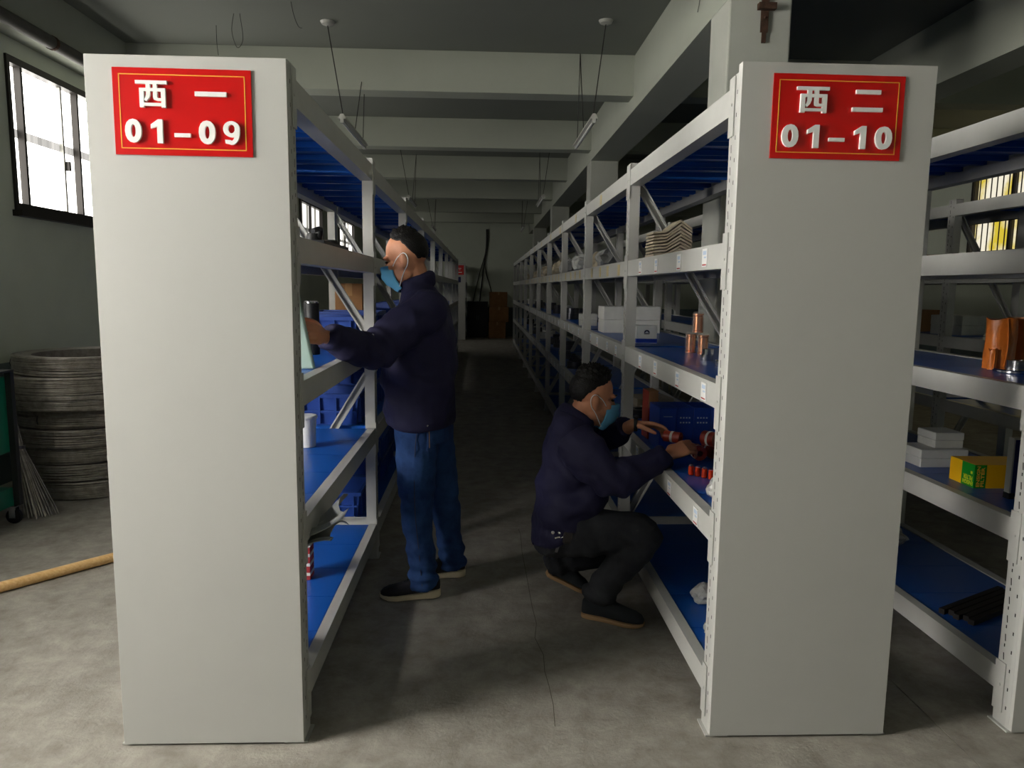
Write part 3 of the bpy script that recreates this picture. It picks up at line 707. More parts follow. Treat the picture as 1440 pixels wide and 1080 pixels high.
# ------------------------------------------------------------------ goods on the left rack
ZA = [z-0.004 for z in LEV]
def bin_mesh(w, d, h):
    m = MB()
    t = 0.006
    def tw(z): return 1 - 0.06*(1-z/h)
    def rg(k, z, ins=0): 
        a, b = w/2*tw(z)-ins, d/2*tw(z)-ins
        return [(-a, -b, z), (a, -b, z), (a, b, z), (-a, b, z)]
    m.loft([rg(0, 0), rg(0, h), rg(0, h, t), rg(0, t, t)], False)
    m.add(rg(0, 0), [(3,2,1,0)]); m.add(rg(0, t, t), [(0,1,2,3)])
    return m
def make_bin(w, d, h):
    r = thing('storage_bin', 'x', 'bin')
    put('body', bin_mesh(w, d, h).mesh('bin_body', 'bin'), r)
    put('rim', MB().box(-w/2-0.012, w/2+0.012, -d/2-0.012, -d/2+0.004, h-0.022, h).box(-w/2-0.012, w/2+0.012, d/2-0.004, d/2+0.012, h-0.022, h)
        .box(-w/2-0.012, -w/2+0.004, -d/2, d/2, h-0.022, h).box(w/2-0.004, w/2+0.012, -d/2, d/2, h-0.022, h).mesh('bin_rim', 'bin'), r)
    rib = MB().box(-0.006, 0.006, -0.013, 0.004, 0.01, h-0.02).mesh('bin_rib', 'bin')
    nr = int(w/0.075)
    for k in range(nr):
        put('rib', rib, r, (-w/2+0.035+k*(w-0.07)/(nr-1), -d/2*0.985, 0), (0.02, 0, 0))
    nr2 = int(d/0.09)
    for k in range(nr2):
        put('rib', rib, r, (w/2*0.985, -d/2+0.05+k*(d-0.1)/(nr2-1), 0), (0, -0.02, PI/2))
    put('ledge', MB().box(-w/2+0.01, w/2-0.01, -d/2-0.010, -d/2+0.006, 0.07, 0.082).mesh('bin_ledge', 'bin'), r)
    return r
lvl = ['bottom shelf', 'second shelf', 'middle shelf']
cnt = 0; bin0 = None
hh = [0.30, 0.30, 0.29]
for li in (0, 1, 2):
    b_li = make_bin(0.44, 0.36, [0.16, 0.18, 0.15][li])
    first = True
    for bay in (1, 2, 3, 4):
        y0 = 2.377 + bay*BAY + PD
        for k in range(4):
            if li == 2 and bay == 1 and k == 3: continue
            loc = (-0.93 + random.uniform(-0.01, 0.01), y0 + 0.21 + k*0.405, ZA[li])
            bayn = ['', 'first bay', 'second bay', 'third bay', 'fourth bay'][bay]
            lab = 'ribbed blue plastic bin on the %s, %s beyond the standing man' % (lvl[li], bayn)
            if first: o = b_li; o.location = loc; first = False
            else: o = dup(b_li, loc)
            o['label'] = lab; o['group'] = 'blue bins on the %s, %s beyond the standing man' % (lvl[li], bayn)
            if li < 2 and bay < 3 and k > 0:
                o2 = dup(b_li, (loc[0]+0.004, loc[1], loc[2]+[0.16, 0.18, 0.15][li]+0.001))
                o2['label'] = 'ribbed blue bin stacked on another bin, %s, %s beyond the standing man' % (lvl[li], bayn); o2['group'] = 'upper blue bins on the %s, %s' % (lvl[li], bayn)
# items in the first bays
pl = MB()
pl.prism([(-0.11, 0), (0.085, 0), (0.055, 0.155), (0.03, 0.29), (-0.11, 0.29)], 0, 0.03, lambda a, b, d: (a, d, b))
po = tag(put('display_plate', pl.mesh('plate', 'plate'), None, (-0.735, 2.86, ZA[2]+0.001)), 'pale green plastic panel held by the standing man', 'panel'); bevel(po, 0.006, 2)
def steel_cyl(label, x, y, z, r, h, material='steel_dark', name='steel_sleeve', group=None):
    t = thing(name, label, 'steel part', (x, y, z), group)
    put('body', MB().lathe((0,0,0), [(r*0.96, 0), (r, 0.004), (r, h-0.004), (r*0.96, h)], 24).mesh('sleeve_body', material, True), t)
    put('cap', MB().ring((0,0,h+0.0002), r*0.92, r*0.55, 0.006, 24).mesh('sleeve_cap', 'chrome'), t)
    return t
steel_cyl('tall dark steel cylinder on the middle shelf, nearest the green panel', -0.80, 3.50, ZA[2], 0.033, 0.24, 'black')
steel_cyl('tall dark steel cylinder on the middle shelf, behind the man\'s wrist', -0.85, 3.70, ZA[2], 0.035, 0.24, 'black')
tb = MB().ell((0,0,0.08), (0.10,0.09,0.085)).ell((0.05,0.03,0.13), (0.05,0.05,0.05)).ell((-0.06,-0.02,0.12), (0.055,0.05,0.06))
carton('tan cardboard box among the blue bins on the middle shelf', -1.0, 5.62, ZA[2], 0.20, 0.20, 0.34, 0.1)
mb_ = thing('machine_part', 'black cast machine part on the fourth shelf of the 01-09 rack', 'machine part', (-0.84, 3.62, ZA[3]))
mm = MB()
for k in range(9):
    mm.lathe((random.uniform(-0.12, 0.12), random.uniform(-0.28, 0.28), 0), [(random.uniform(0.03, 0.05), 0), (random.uniform(0.03, 0.06), 0.03), (0.03, random.uniform(0.05, 0.085))], 12)
mm.box(-0.14, 0.14, -0.30, 0.30, 0, 0.045)
put('casting', mm.mesh('casting', 'black', True), mb_)
put('lever', MB().tube([(0.1, -0.2, 0.06), (0.13, -0.32, 0.09), (0.12, -0.42, 0.075)], 0.011, 8, 4).mesh('lever', 'black', True), mb_)
put('bolt_head', MB().lathe((0.142, -0.1, 0.02), [(0.012, 0), (0.012, 0.006)], 6, axis=(1,0,0)).mesh('bolt_head', 'chrome'), mb_)
cu = thing('bottle', 'white plastic jar with a rolled lid on the second shelf', 'jar', (-0.87, 3.63, ZA[1]))
put('body', MB().lathe((0,0,0), [(0.040, 0), (0.044, 0.004), (0.046, 0.07), (0.0465, 0.075), (0.046, 0.08), (0.049, 0.14)], 28).mesh('jar_body', 'bottle', True), cu)
put('lid', MB().lathe((0,0,0.1405), [(0.052, 0), (0.055, 0.004), (0.055, 0.012), (0.050, 0.018)], 28).mesh('jar_lid', 'bottle', True), cu)
# folded grey foil sheets jutting from the second shelf
fo = thing('foil_sheets', 'crumpled grey foil sheets on a bracket below the second shelf', 'foil', (-0.685, 2.63, 0.46))
for q, (zz, xo, rz) in enumerate(((0.225, 0.0, 0.15), (0.165, -0.02, -0.1))):
    m = MB(); nu, nv = 14, 10; top = []
    for i in range(nu):
        for j in range(nv):
            u, v = i/(nu-1), j/(nv-1)
            x = -0.13 + 0.31*u + 0.02*math.sin(v*7+q); y = -0.13 + 0.22*v
            z = zz + 0.028*math.sin(u*7+q*2) * (0.4+v) + 0.02*math.sin(v*9+q) + 0.05*u*(1-0.3*q) - 0.05*(1-u)
            top.append((x, y, z))
    vs = top + [(x, y, z-0.003) for x, y, z in top]; n = nu*nv; fs_ = []
    for i in range(nu-1):
        for j in range(nv-1):
            a = i*nv+j; fs_.append((a, a+1, a+nv+1, a+nv)); fs_.append((n+a, n+a+nv, n+a+nv+1, n+a+1))
    for i in range(nu-1):
        for a in (i*nv, i*nv+nv-1): fs_.append((a, a+nv, n+a+nv, n+a))
    for j in range(nv-1):
        for a in (j, (nu-1)*nv+j): fs_.append((a, a+1, n+a+1, n+a))
    m.add(vs, fs_)
    put('foil_sheet', m.mesh('foil_sheet', 'foil', True), fo, (xo, 0, 0), (0, 0, rz))
put('packing_sheet', MB().tube([(-0.04, 0.0, 0.06), (-0.02, 0.02, -0.04), (-0.05, 0.0, -0.255)], [0.05, 0.045, 0.05], 10, 3).mesh('packing', 'foil', True), fo)
rb = thing('striped_box', 'red and white striped box on the bottom shelf of the 01-09 rack', 'box', (-0.84, 3.34, ZA[0]))
put('body', MB().box(-0.05, 0.05, -0.04, 0.04, 0, 0.20).mesh('stripe_body', 'red_print'), rb)
for k in range(4): put('stripe', MB().box(-0.0505, 0.0505, -0.0405, 0.0405, 0.02+k*0.045, 0.035+k*0.045).mesh('stripe', 'white_card'), rb)

# ------------------------------------------------------------------ goods on the right rack
sp0 = thing('copper_spool', 'x', 'spool')
put('winding', MB().lathe((0,0,0.008), [(0.020, 0), (0.024, 0.005), (0.024, 0.075), (0.020, 0.08)], 22).mesh('spool_winding', 'copper', True), sp0)
put('flange', MB().lathe((0,0,0), [(0.027, 0), (0.027, 0.008)], 22).mesh('spool_flange', 'copper', True), sp0)
put('flange', MB().lathe((0,0,0.088), [(0.027, 0), (0.027, 0.008)], 22).mesh('spool_flange', 'copper', True), sp0)
put('film', MB().lathe((0,0,0.0), [(0.029, 0.001), (0.030, 0.05), (0.029, 0.097), (0.022, 0.106)], 20).mesh('spool_film', 'film', True), sp0)
sp0.location = (1.075, 3.77, ZA[2]); sp0['label'] = 'film-wrapped copper wire spool standing on the shelf under another spool'; sp0['group'] = 'copper wire spools'
dup(sp0, (1.118, 3.70, ZA[2]), 0.4)
dup(sp0, (1.098, 3.735, ZA[2]+0.107), 0.9, 'film-wrapped copper wire spool stacked on top of two others', 'copper wire spools')
def bearing(label, x, y, z, R, h, group=None, material='steel_dark'):
    t = thing('ball_bearing', label, 'bearing', (x, y, z), group)
    put('outer_ring', MB().ring((0,0,0), R, R*0.80, h, 26).mesh('outer_ring', material, True), t)
    put('inner_ring', MB().ring((0,0,0), R*0.66, R*0.48, h, 22).mesh('inner_ring', material, True), t)
    put('shield', MB().ring((0,0,h*0.2), R*0.795, R*0.665, h*0.6, 22).mesh('shield', 'black'), t)
    return t
bearing('small bright steel bearing on the shelf beside the copper spools', 1.035, 3.36, ZA[2], 0.030, 0.028, None, 'chrome')
bearing('small bright bearing nearest the perforated front post', 1.02, 3.10, ZA[2], 0.028, 0.026, None, 'chrome')
bearing('small bright bearing lying on another bearing', 1.04, 3.36, ZA[2]+0.0285, 0.026, 0.024, None, 'chrome')
# row of blue cartons with pale dotted print
for k in range(4):
    r = thing('blue_carton', ['slim blue carton at the aisle end of the row of four', 'second slim blue carton in the row of four', 'third slim blue carton in the row of four', 'slim blue carton at the column end of the row of four'][k], 'box', (0.915+k*0.0855, 3.66, ZA[1]), 'blue cartons')
    bevel(put('body', MB().box(-0.042, 0.042, -0.11, 0.11, 0, 0.214).mesh('blue_body', 'blue_card'), r), 0.002)
    put('lid_flap', MB().box(-0.041, 0.041, -0.105, 0.0, 0.2142, 0.2165).mesh('blue_flap', 'blue_card'), r)
    pm_ = MB()
    if k:
        for a in range(4):
            for b in range(2):
                pm_.box(-0.026+a*0.0145, -0.018+a*0.0145, -0.1112, -0.1102, 0.165-b*0.024, 0.172-b*0.024)
    else: pm_.box(-0.022, 0.022, -0.1112, -0.1102, 0.172, 0.1745)
    put('print', pm_.mesh('blue_dots', 'pale_print'), r)
carton('narrow rusty-brown carton behind the row of blue cartons', 0.905, 3.90, ZA[1], 0.055, 0.12, 0.26, 0.05, 'cardboard', 'red_dark')
# spools of red wire
cl0 = thing('red_coil', 'x', 'coil')
put('winding', MB().lathe((0,0,0), [(0.010, 0), (0.0125, 0.003), (0.0125, 0.037), (0.010, 0.04)], 16).mesh('red_winding', 'red_enamel', True), cl0)
put('core', MB().ring((0,0,0.0402), 0.009, 0.005, 0.004, 14).mesh('red_core', 'chrome'), cl0)
spots = [(0.905, 3.085), (0.927, 3.062), (0.949, 3.038), (0.970, 3.012)]
for k, (x, y) in enumerate(spots):
    o = cl0 if k == 0 else dup(cl0, (0,0,0))
    o.location = (x, y, ZA[1]); o['group'] = 'row of red wire coils'
    o['label'] = 'small upright red wire coil in the row beside the plastic bag'
wc = dup(cl0, (0.99, 2.985, ZA[1]), 0, 'fifth small red wire coil, against the perforated post', 'row of red wire coils')
for k, (x, y, z) in enumerate(((1.02, 3.38, 0), (1.09, 3.42, 0), (1.06, 3.33, 0.075), (1.15, 3.36, 0))):
    r = thing('red_roll', ['thick dark red roll on the shelf before the blue cartons, aisle side', 'thick dark red roll lying between two others before the blue cartons', 'thick dark red roll lying on top of the others', 'thick dark red roll nearest the column'][k], 'roll', (x, y, ZA[1]+0.034+z), 'dark red rolls')
    put('roll', MB().ring((0,0,-0.035), 0.034, 0.014, 0.07, 20).mesh('red_roll', 'red_dark', True), r, (0,0,0), (PI/2, 0, 0.3*k))
    put('band', MB().ring((0,0,-0.006), 0.0348, 0.0335, 0.012, 20).mesh('roll_band', 'white_card'), r, (0,0,0), (PI/2, 0, 0.3*k))

def blob(name, label, cat, x, y, z, r, material, seed, flat=1.0, group=None):
    """crumpled plastic bag"""
    bm = bmesh.new(); bmesh.ops.create_icosphere(bm, subdivisions=3, radius=1)
    rnd = Vector((seed*3.1, seed*1.7, seed))
    for v in bm.verts:
        d = v.co.normalized(); k = 1 + 0.35*noise.noise(d*1.6+rnd) + 0.22*abs(noise.noise(d*3.5+rnd))
        v.co = Vector((d.x*r[0]*k, d.y*r[1]*k, max(d.z, -0.75)*r[2]*k*flat))
    zmin = min(v.co.z for v in bm.verts)
    for v in bm.verts: v.co.z -= zmin
    me = bpy.data.meshes.new(name); bm.to_mesh(me); bm.free(); me.materials.append(M[material])
    t = thing(name, label, cat, (x, y, z), group)
    put('bag', me, t)
    put('knot', MB().tube([(0, 0, r[2]*1.5), (0.008, 0.004, r[2]*1.9), (0.02, 0.006, r[2]*2.05)], [0.008, 0.004, 0.010], 8, 3).mesh('knot', material, True), t)
    put('contents', MB().ell((0, 0, r[2]*0.75), (r[0]*0.5, r[1]*0.5, r[2]*0.45)).mesh('contents', 'steel_dark', True), t)
    return t
blob('plastic_bag', 'crumpled clear plastic bag on the second shelf by the perforated post', 'bag', 0.91, 2.72, ZA[1], (0.045, 0.06, 0.040), 'bag', 1)
blob('plastic_bag', 'crumpled clear plastic bag with metal parts on the bottom shelf', 'bag', 0.985, 3.03, ZA[0], (0.06, 0.06, 0.042), 'bag', 2)
blob('plastic_bag', 'small flat plastic bag on the bottom shelf next to the post', 'bag', 0.93, 2.72, ZA[0], (0.05, 0.06, 0.03), 'bag', 3)
# pale marbled boxes
def plain_box(name, label, x, y, z, w, d, h, material='white_card', rot=0.0, cat='box', group=None, lid=True):
    r = thing(name, label, cat, (x, y, z), group, rot)
    bevel(put('body', MB().box(-w/2, w/2, -d/2, d/2, 0, h*0.5 if lid else h).mesh('box_body', material), r), 0.003)
    if lid: bevel(put('lid', MB().box(-w/2-0.0015, w/2+0.0015, -d/2-0.0015, d/2+0.0015, h*0.5+0.0008, h).mesh('box_lid', material), r), 0.003)
    return r
plain_box('marbled_box', 'large pale marbled box on the middle shelf beyond the first bay', 1.10, 5.55, ZA[2], 0.42, 0.26, 0.195)
lb = thing('white_carton', 'small white carton with a blue stripe and dark emblem', 'box', (0.985, 4.45, ZA[2]))
bevel(put('body', MB().box(-0.062, 0.062, -0.05, 0.05, 0, 0.108).mesh('wc_body', 'bottle'), lb), 0.002)
put('stripe', MB().box(-0.0625, 0.0625, -0.0508, 0.0505, 0.004, 0.028).mesh('wc_stripe', 'blue_print'), lb)
em = MB()
em.loft([[( (0.016*r_)*math.cos(a_), -0.0512+0.0006*kk, 0.066+(0.016*r_)*math.sin(a_)) for kk in (0, 1)] [0:1]*1 + [((0.016*r_)*math.cos(a_), -0.0506, 0.066+(0.016*r_)*math.sin(a_))] for a_ in [0] for r_ in (1,)] , False) if False else None
pts_o = [(0.017*math.cos(PI*k/10), 0.064+0.017*math.sin(PI*k/10)) for k in range(11)]; pts_i = [(0.009*math.cos(PI*k/10), 0.064+0.009*math.sin(PI*k/10)) for k in range(10, -1, -1)]
em.prism(pts_o+pts_i, -0.0512, -0.0503, lambda a, b, d: (a, d, b)); em.box(-0.017, 0.017, -0.0512, -0.0503, 0.056, 0.061)
put('emblem', em.mesh('emblem', 'dark_print'), lb)
# corrugated stack on the fourth shelf
cs_ = thing('folded_card', 'stack of folded off-white card on the fourth shelf', 'card stack', (0.97, 3.90, ZA[3]))
for k in range(9):
    m = MB(); t0 = 0.002+k*0.016
    poly = [(-0.10, t0), (-0.03, t0+0.008), (0.04, t0+0.045+k*0.002), (0.10, t0+0.02), (0.10, t0+0.032), (0.04, t0+0.057+k*0.002), (-0.03, t0+0.018), (-0.10, t0+0.010)]
    m.prism(poly, -0.09, 0.09, lambda a, b, d: (a, d, b))
    put('card_sheet', m.mesh('card_sheet', 'tan_bag'), cs_, (0, 0, 0), (0, 0, 0.03*math.sin(k*2)))
# bearings and parcels in the farther bays of the 01-10 rack
for bay in range(2, 9):
    y0 = 2.383 + bay*BAY + PD
    bn = ['', '', 'third', 'fourth', 'fifth', 'sixth', 'seventh', 'eighth', 'ninth'][bay] + ' bay'
    for li in (1, 2, 3):
        nb = 3 if bay < 6 else 2
        for k in range(nb):
            x, y = random.uniform(0.92, 1.15), y0 + 0.2 + k*0.5 + random.uniform(-0.08, 0.08)
            kind = random.random()
            if li == 3:
                blob('parcel_bag', 'pale wrapped parcel on the fourth shelf, %s of the 01-10 rack' % bn, 'parcel', x, y, ZA[3], (0.10, 0.12, 0.09), 'tan_bag' if kind < 0.6 else 'bag', bay*7+k, group='wrapped parcels in the %s' % bn)
            elif kind < 0.7:
                R = random.uniform(0.06, 0.09)
                lab = 'dark steel bearing lying on the %s, %s of the 01-10 rack' % (lvl[li], bn)
                bearing(lab, x, y, ZA[li], R, R*0.7, 'steel bearings on the %s, %s' % (lvl[li], bn))
                if kind < 0.4: bearing('dark steel bearing stacked on another on the %s, %s of the 01-10 rack' % (lvl[li], bn), x+0.005, y, ZA[li]+R*0.7+0.0005, R*0.9, R*0.6, 'stacked steel bearings on the %s, %s' % (lvl[li], bn))
            else:
                plain_box('parts_box', 'flat pale parts box on the %s, %s of the 01-10 rack' % (lvl[li], bn), x, y, ZA[li], 0.16, 0.2, 0.10, 'white_card', random.uniform(-0.2, 0.2), group='parts boxes on the %s, %s' % (lvl[li], bn))
for k, (x, y) in enumerate(((0.93, 7.36), (0.98, 7.62))):
    bearing('dark steel bearing at the aisle edge of the second shelf, %s' % ('nearer the crouching man' if k == 0 else 'behind another bearing'), x, y, ZA[1], 0.085, 0.07)
# dim stock in the second bay behind the crouching man
bearing('dark ring on the second shelf behind the crouching man', 0.99, 4.55, ZA[1], 0.07, 0.05)
plain_box('parts_box', 'flat grey parts box behind the row of blue cartons', 1.10, 4.75, ZA[1], 0.24, 0.22, 0.10, 'tan_bag', 0.1)

# ------------------------------------------------------------------ goods on the rack beyond the column
def tube_roll(label, x, y, z, r, h, seed):
    t = thing('wrapped_roll', label, 'roll', (x, y, z), 'orange paper rolls')
    rings = []
    for i in range(11):
        q = i/10
        rings.append([( (r*(1+0.05*math.sin(3*a+seed+q*5)+0.03*math.sin(7*a-q*9)))*math.cos(a), (r*(1+0.05*math.sin(3*a+seed+q*5)))*math.sin(a), q*h + (0.006*math.sin(3*a+seed) if i == 10 else 0)) for a in [2*PI*j/24 for j in range(24)]])
    put('paper', MB().loft(rings).mesh('roll_paper', 'orange_wrap', True), t)
    put('paper_edge', MB().tube([(-r*0.3, -r*0.99, 0.0), (-r*0.15, -r*1.04, h*0.5), (-r*0.3, -r*1.0, h)], 0.003, 6, 4).mesh('paper_edge', 'orange_wrap', True), t)
tube_roll('tall roll in orange oiled paper standing beside a chrome flange', 2.235, 3.10, ZA[2], 0.058, 0.215, 0.3)
tube_roll('tall roll in orange oiled paper, farther along the same shelf', 2.375, 3.16, ZA[2], 0.058, 0.215, 2.1)
tube_roll('short roll in orange oiled paper leaning on the taller one', 2.175, 3.055, ZA[2], 0.016, 0.085, 1.1)
fg = thing('chrome_flange', 'chrome flange disc lying on the middle shelf by the orange rolls', 'flange', (2.20, 2.93, ZA[2]))
put('disc', MB().lathe((0,0,0), [(0.075, 0), (0.09, 0.004), (0.09, 0.012), (0.085, 0.016)], 34).mesh('disc', 'chrome', True), fg)
put('hub', MB().ring((0,0,0.0165), 0.045, 0.025, 0.035, 26).mesh('hub', 'chrome', True), fg)
plain_box('white_foam_box', 'white foam box with faint red print, lying under a smaller one', 2.115, 3.31, ZA[1], 0.22, 0.17, 0.082)
o = plain_box('white_foam_box', 'small white foam box lying on a larger foam box', 2.155, 3.33, ZA[1]+0.0828, 0.135, 0.14, 0.072)
tag(put('printed_mark', MB().box(-0.03, 0.03, -0.0005, 0, -0.012, 0.012).mesh('printed_mark', 'red_print')), 'faint red print on the lower white foam box', 'print', None) if False else None
yb = thing('filter_box', 'yellow and green carton printed ENSIGN FILTER', 'box', (2.017, 2.872, ZA[1]))
yb.rotation_euler = (0, 0, -0.02)
YW, YD, YH = 0.24, 0.165, 0.098
put('carton', MB().box(0, YW, 0, YD, 0, YH).mesh('filter_carton', 'yellow'), yb)
put('green_band', MB().box(-0.0006, 0.048, -0.0008, -0.0001, 0.0005, YH-0.0005).mesh('green_front', 'green'), yb)
put('green_band', MB().box(-0.0009, -0.0002, -0.0008, YD*0.50, 0.0005, YH-0.0005).mesh('green_side', 'green'), yb)
def vtext(t_, w_, h_, loc, rot, material):
    put('lettering', fit_mesh(text_mesh(t_, 0.05, 0.0003, 'lettering', material, 0.0012), w_, h_), yb, loc, rot)
# front face lettering, running upwards
vtext('ENSIGN', 0.086, 0.014, (0.0225, -0.0012, 0.006), (PI/2, -PI/2, 0), 'gold')
vtext('FILTER', 0.082, 0.014, (0.0405, -0.0012, 0.006), (PI/2, -PI/2, 0), 'gold')
# end face lettering, upside down
vtext('ENSIGN', 0.066, 0.018, (-0.0013, 0.006, 0.026), (PI/2, PI, -PI/2), 'lime')
vtext('FILTER', 0.060, 0.018, (-0.0013, 0.010, 0.047), (PI/2, PI, -PI/2), 'lime')
put('emblem', MB().box(-0.0014, -0.0009, 0.012, 0.024, 0.056, 0.067).mesh('filter_emblem', 'lime'), yb)
nc = thing('navy_case', 'navy flat case with pale metal edges standing by the perforated post', 'case', (2.09, 2.73, ZA[1]), None, 0.03)
bevel(put('shell', MB().box(-0.035, 0.30, -0.013, 0.013, 0.008, 0.235).mesh('case_shell', 'navy_case'), nc), 0.003)
put('edge_trim', MB().prism([(-0.039, 0.0), (0.304, 0.0), (0.304, 0.008), (-0.033, 0.008), (-0.033, 0.235), (0.304, 0.235), (0.304, 0.241), (-0.039, 0.241)], -0.0145, 0.0145, lambda a, b, d: (a, d, b)).mesh('case_trim', 'lamp_body'), nc)
put('corner', MB().box(-0.041, -0.018, -0.0155, 0.0155, 0.0, 0.024).mesh('case_corner', 'black'), nc)
db = thing('iron_bars', 'bundle of flat dark iron bars on the bottom shelf beyond the column', 'iron bars', (2.16, 2.95, ZA[0]), None, 0.5)
for k in range(5):
    put('bar', MB().box(-0.20+0.02*(k%2), 0.22+0.015*k, -0.07+k*0.03, -0.046+k*0.03, 0, 0.022).mesh('iron_bar', 'bar_iron'), db)
blob('plastic_bag', 'crumpled plastic bag on the bottom shelf beyond the column', 'bag', 2.17, 3.75, ZA[0], (0.10, 0.10, 0.06), 'bag', 9)
plain_box('parts_box', 'brown flat box on the second shelf behind the white foam boxes', 2.06, 3.75, ZA[1], 0.20, 0.26, 0.14, 'cardboard', 0, lid=True)
plain_box('parts_box', 'small navy box on the middle shelf by the post', 1.97, 3.72, ZA[2], 0.10, 0.08, 0.06, 'navy_case', 0.1)
for k, (x, y, li) in enumerate(((2.1, 4.6, 2), (2.15, 5.1, 2), (2.1, 5.6, 1), (2.12, 4.8, 1), (3.75, 5.7, 2), (3.7, 6.2, 2), (3.75, 6.6, 1), (3.72, 5.9, 3))):
    plain_box('parts_box', ['dim flat carton on the middle shelf of the filter rack', 'dim square carton farther along the middle shelf of the filter rack', 'dim carton far along the second shelf of the filter rack', 'dim carton on the second shelf of the filter rack',
              'dim carton on the middle shelf by the barred window', 'second dim carton on the middle shelf by the barred window', 'dim carton on the second shelf by the barred window', 'dim carton on the fourth shelf by the barred window'][k], x, y, ZA[li], 0.28, 0.26, 0.12+0.03*(k%3), 'cardboard' if k % 2 else 'white_card', 0.1*k)

# ------------------------------------------------------------------ people
def remesh(mb, voxel, smooth, name):
    me = bpy.data.meshes.new(name+'_raw'); me.from_pydata(mb.v, [], mb.f)
    bm = bmesh.new(); bm.from_mesh(me); bmesh.ops.recalc_face_normals(bm, faces=bm.faces); bm.to_mesh(me); bm.free()
    ob = bpy.data.objects.new(name, me); COL.objects.link(ob)
    r = ob.modifiers.new('r', 'REMESH'); r.mode = 'VOXEL'; r.voxel_size = voxel; r.adaptivity = 0.0
    if smooth:
        s = ob.modifiers.new('s', 'SMOOTH'); s.factor = 0.5; s.iterations = smooth
    bpy.context.view_layer.update()
    out = bpy.data.meshes.new_from_object(ob.evaluated_get(bpy.context.evaluated_depsgraph_get()))
    bpy.data.objects.remove(ob); bpy.data.meshes.remove(me); out.name = name
    return out

def finish(me, mats, parent, name, base, fold=None):
    """move a world-space mesh under its person, with optional cloth folds"""
    n = len(me.vertices)
    co = np.zeros(n*3); me.vertices.foreach_get('co', co); co = co.reshape(-1, 3)
    if fold:
        no = np.zeros(n*3); me.vertices.foreach_get('normal', no); no = no.reshape(-1, 3)
        d = np.array([fold(Vector(p)) for p in co]); co = co + no*d[:, None]
    co = co - np.array(base); me.vertices.foreach_set('co', co.ravel())
    me.materials.clear(); me.materials.append(M[mats]); me.polygons.foreach_set('use_smooth', [True]*len(me.polygons)); me.update()
    return put(name, me, parent)

def fr_head(f, tilt=0.0):
    f = Vector(f).normalized(); up = Vector((0,0,1)); r = f.cross(up).normalized(); u = r.cross(f).normalized()
    if tilt:
        q = Matrix.Rotation(tilt, 3, f); r = q @ r; u = q @ u
    return r, f, u      # lateral, forward, up

def head_parts(mb, c, fr, s):
    r, f, u = fr; c = Vector(c)
    P = lambda a, b, d: c + r*(a*s) + f*(b*s) + u*(d*s)
    E = lambda p, q: mb.ell(P(*p), [k*s for k in q], fr, 22, 16)
    E((0, -0.012, 0.035), (0.075, 0.096, 0.088)); E((0, 0.03, -0.045), (0.061, 0.066, 0.076)); E((0, 0.066, -0.100), (0.028, 0.026, 0.022))
    E((0, 0.0, -0.03), (0.068, 0.07, 0.06))
    for sd in (-1, 1):
        E((sd*0.043, 0.058, -0.022), (0.026, 0.024, 0.024)); E((sd*0.052, 0.012, -0.072), (0.014, 0.035, 0.022))
        E((sd*0.077, -0.008, -0.012), (0.010, 0.019, 0.033)); E((sd*0.081, -0.014, 0.004), (0.007, 0.012, 0.016)); E((sd*0.077, 0.0, -0.038), (0.008, 0.009, 0.010))
        E((sd*0.032, 0.078, 0.024), (0.024, 0.014, 0.010))
        E((sd*0.012, 0.100, -0.034), (0.010, 0.010, 0.008))
    mb.tube([P(0, 0.084, 0.012), P(0, 0.098, -0.012), P(0, 0.110, -0.032)], [0.010*s, 0.011*s, 0.013*s], 10, 3, True)
    E((0, 0.090, -0.066), (0.022, 0.010, 0.008)); E((0, 0.088, -0.079), (0.020, 0.010, 0.008))
    return P

def hair_mesh(c, fr, s, seed, fade, name, fringe=0.055, back=-0.045, sideline=0.0):
    """short hair: thick on the crown, cropped at the sides"""
    r, f, u = fr; c = Vector(c); cc = c + f*(-0.012*s) + u*(0.035*s)
    bm = bmesh.new(); bmesh.ops.create_icosphere(bm, subdivisions=6, radius=1)
    for v in bm.verts:
        d = v.co.normalized()                       # x lateral, y forward, z up
        base = Vector((d.x*0.075, d.y*0.096, d.z*0.088))
        # hairline: height above which hair grows, by direction
        az = math.atan2(d.x, d.y); front = max(0.0, math.cos(az))
        ca = math.cos(az)
        line = sideline + (fringe-sideline)*max(0.0, ca)**1.3 if ca > 0 else sideline + (back-sideline)*min(1.0, -ca*1.5)
        line += 0.007*noise.noise(d*6+Vector((seed,0,0)))
        h = base.z - line
        side = max(0.0, min(1.0, (base.z-fade)/0.03))
        n1 = noise.noise(d*7+Vector((seed, 2, 1))); n2 = abs(noise.noise(Vector((d.x*30, d.y*16, d.z*16))+Vector((1, seed, 2)))) + 0.5*abs(noise.noise(d*55+Vector((seed, 1, 2))))
        th = 0.0028 + 0.013*side + 0.009*side*n1 + 0.017*n2*(0.10+side)
        k = max(0.0, min(1.0, h/0.012))
        th = -0.012*(1-k) + th*k
        p = base*(1 + th/base.length)
        v.co = cc + r*(p.x*s) + f*(p.y*s) + u*(p.z*s)
    me = bpy.data.meshes.new(name); bm.to_mesh(me); bm.free(); return me

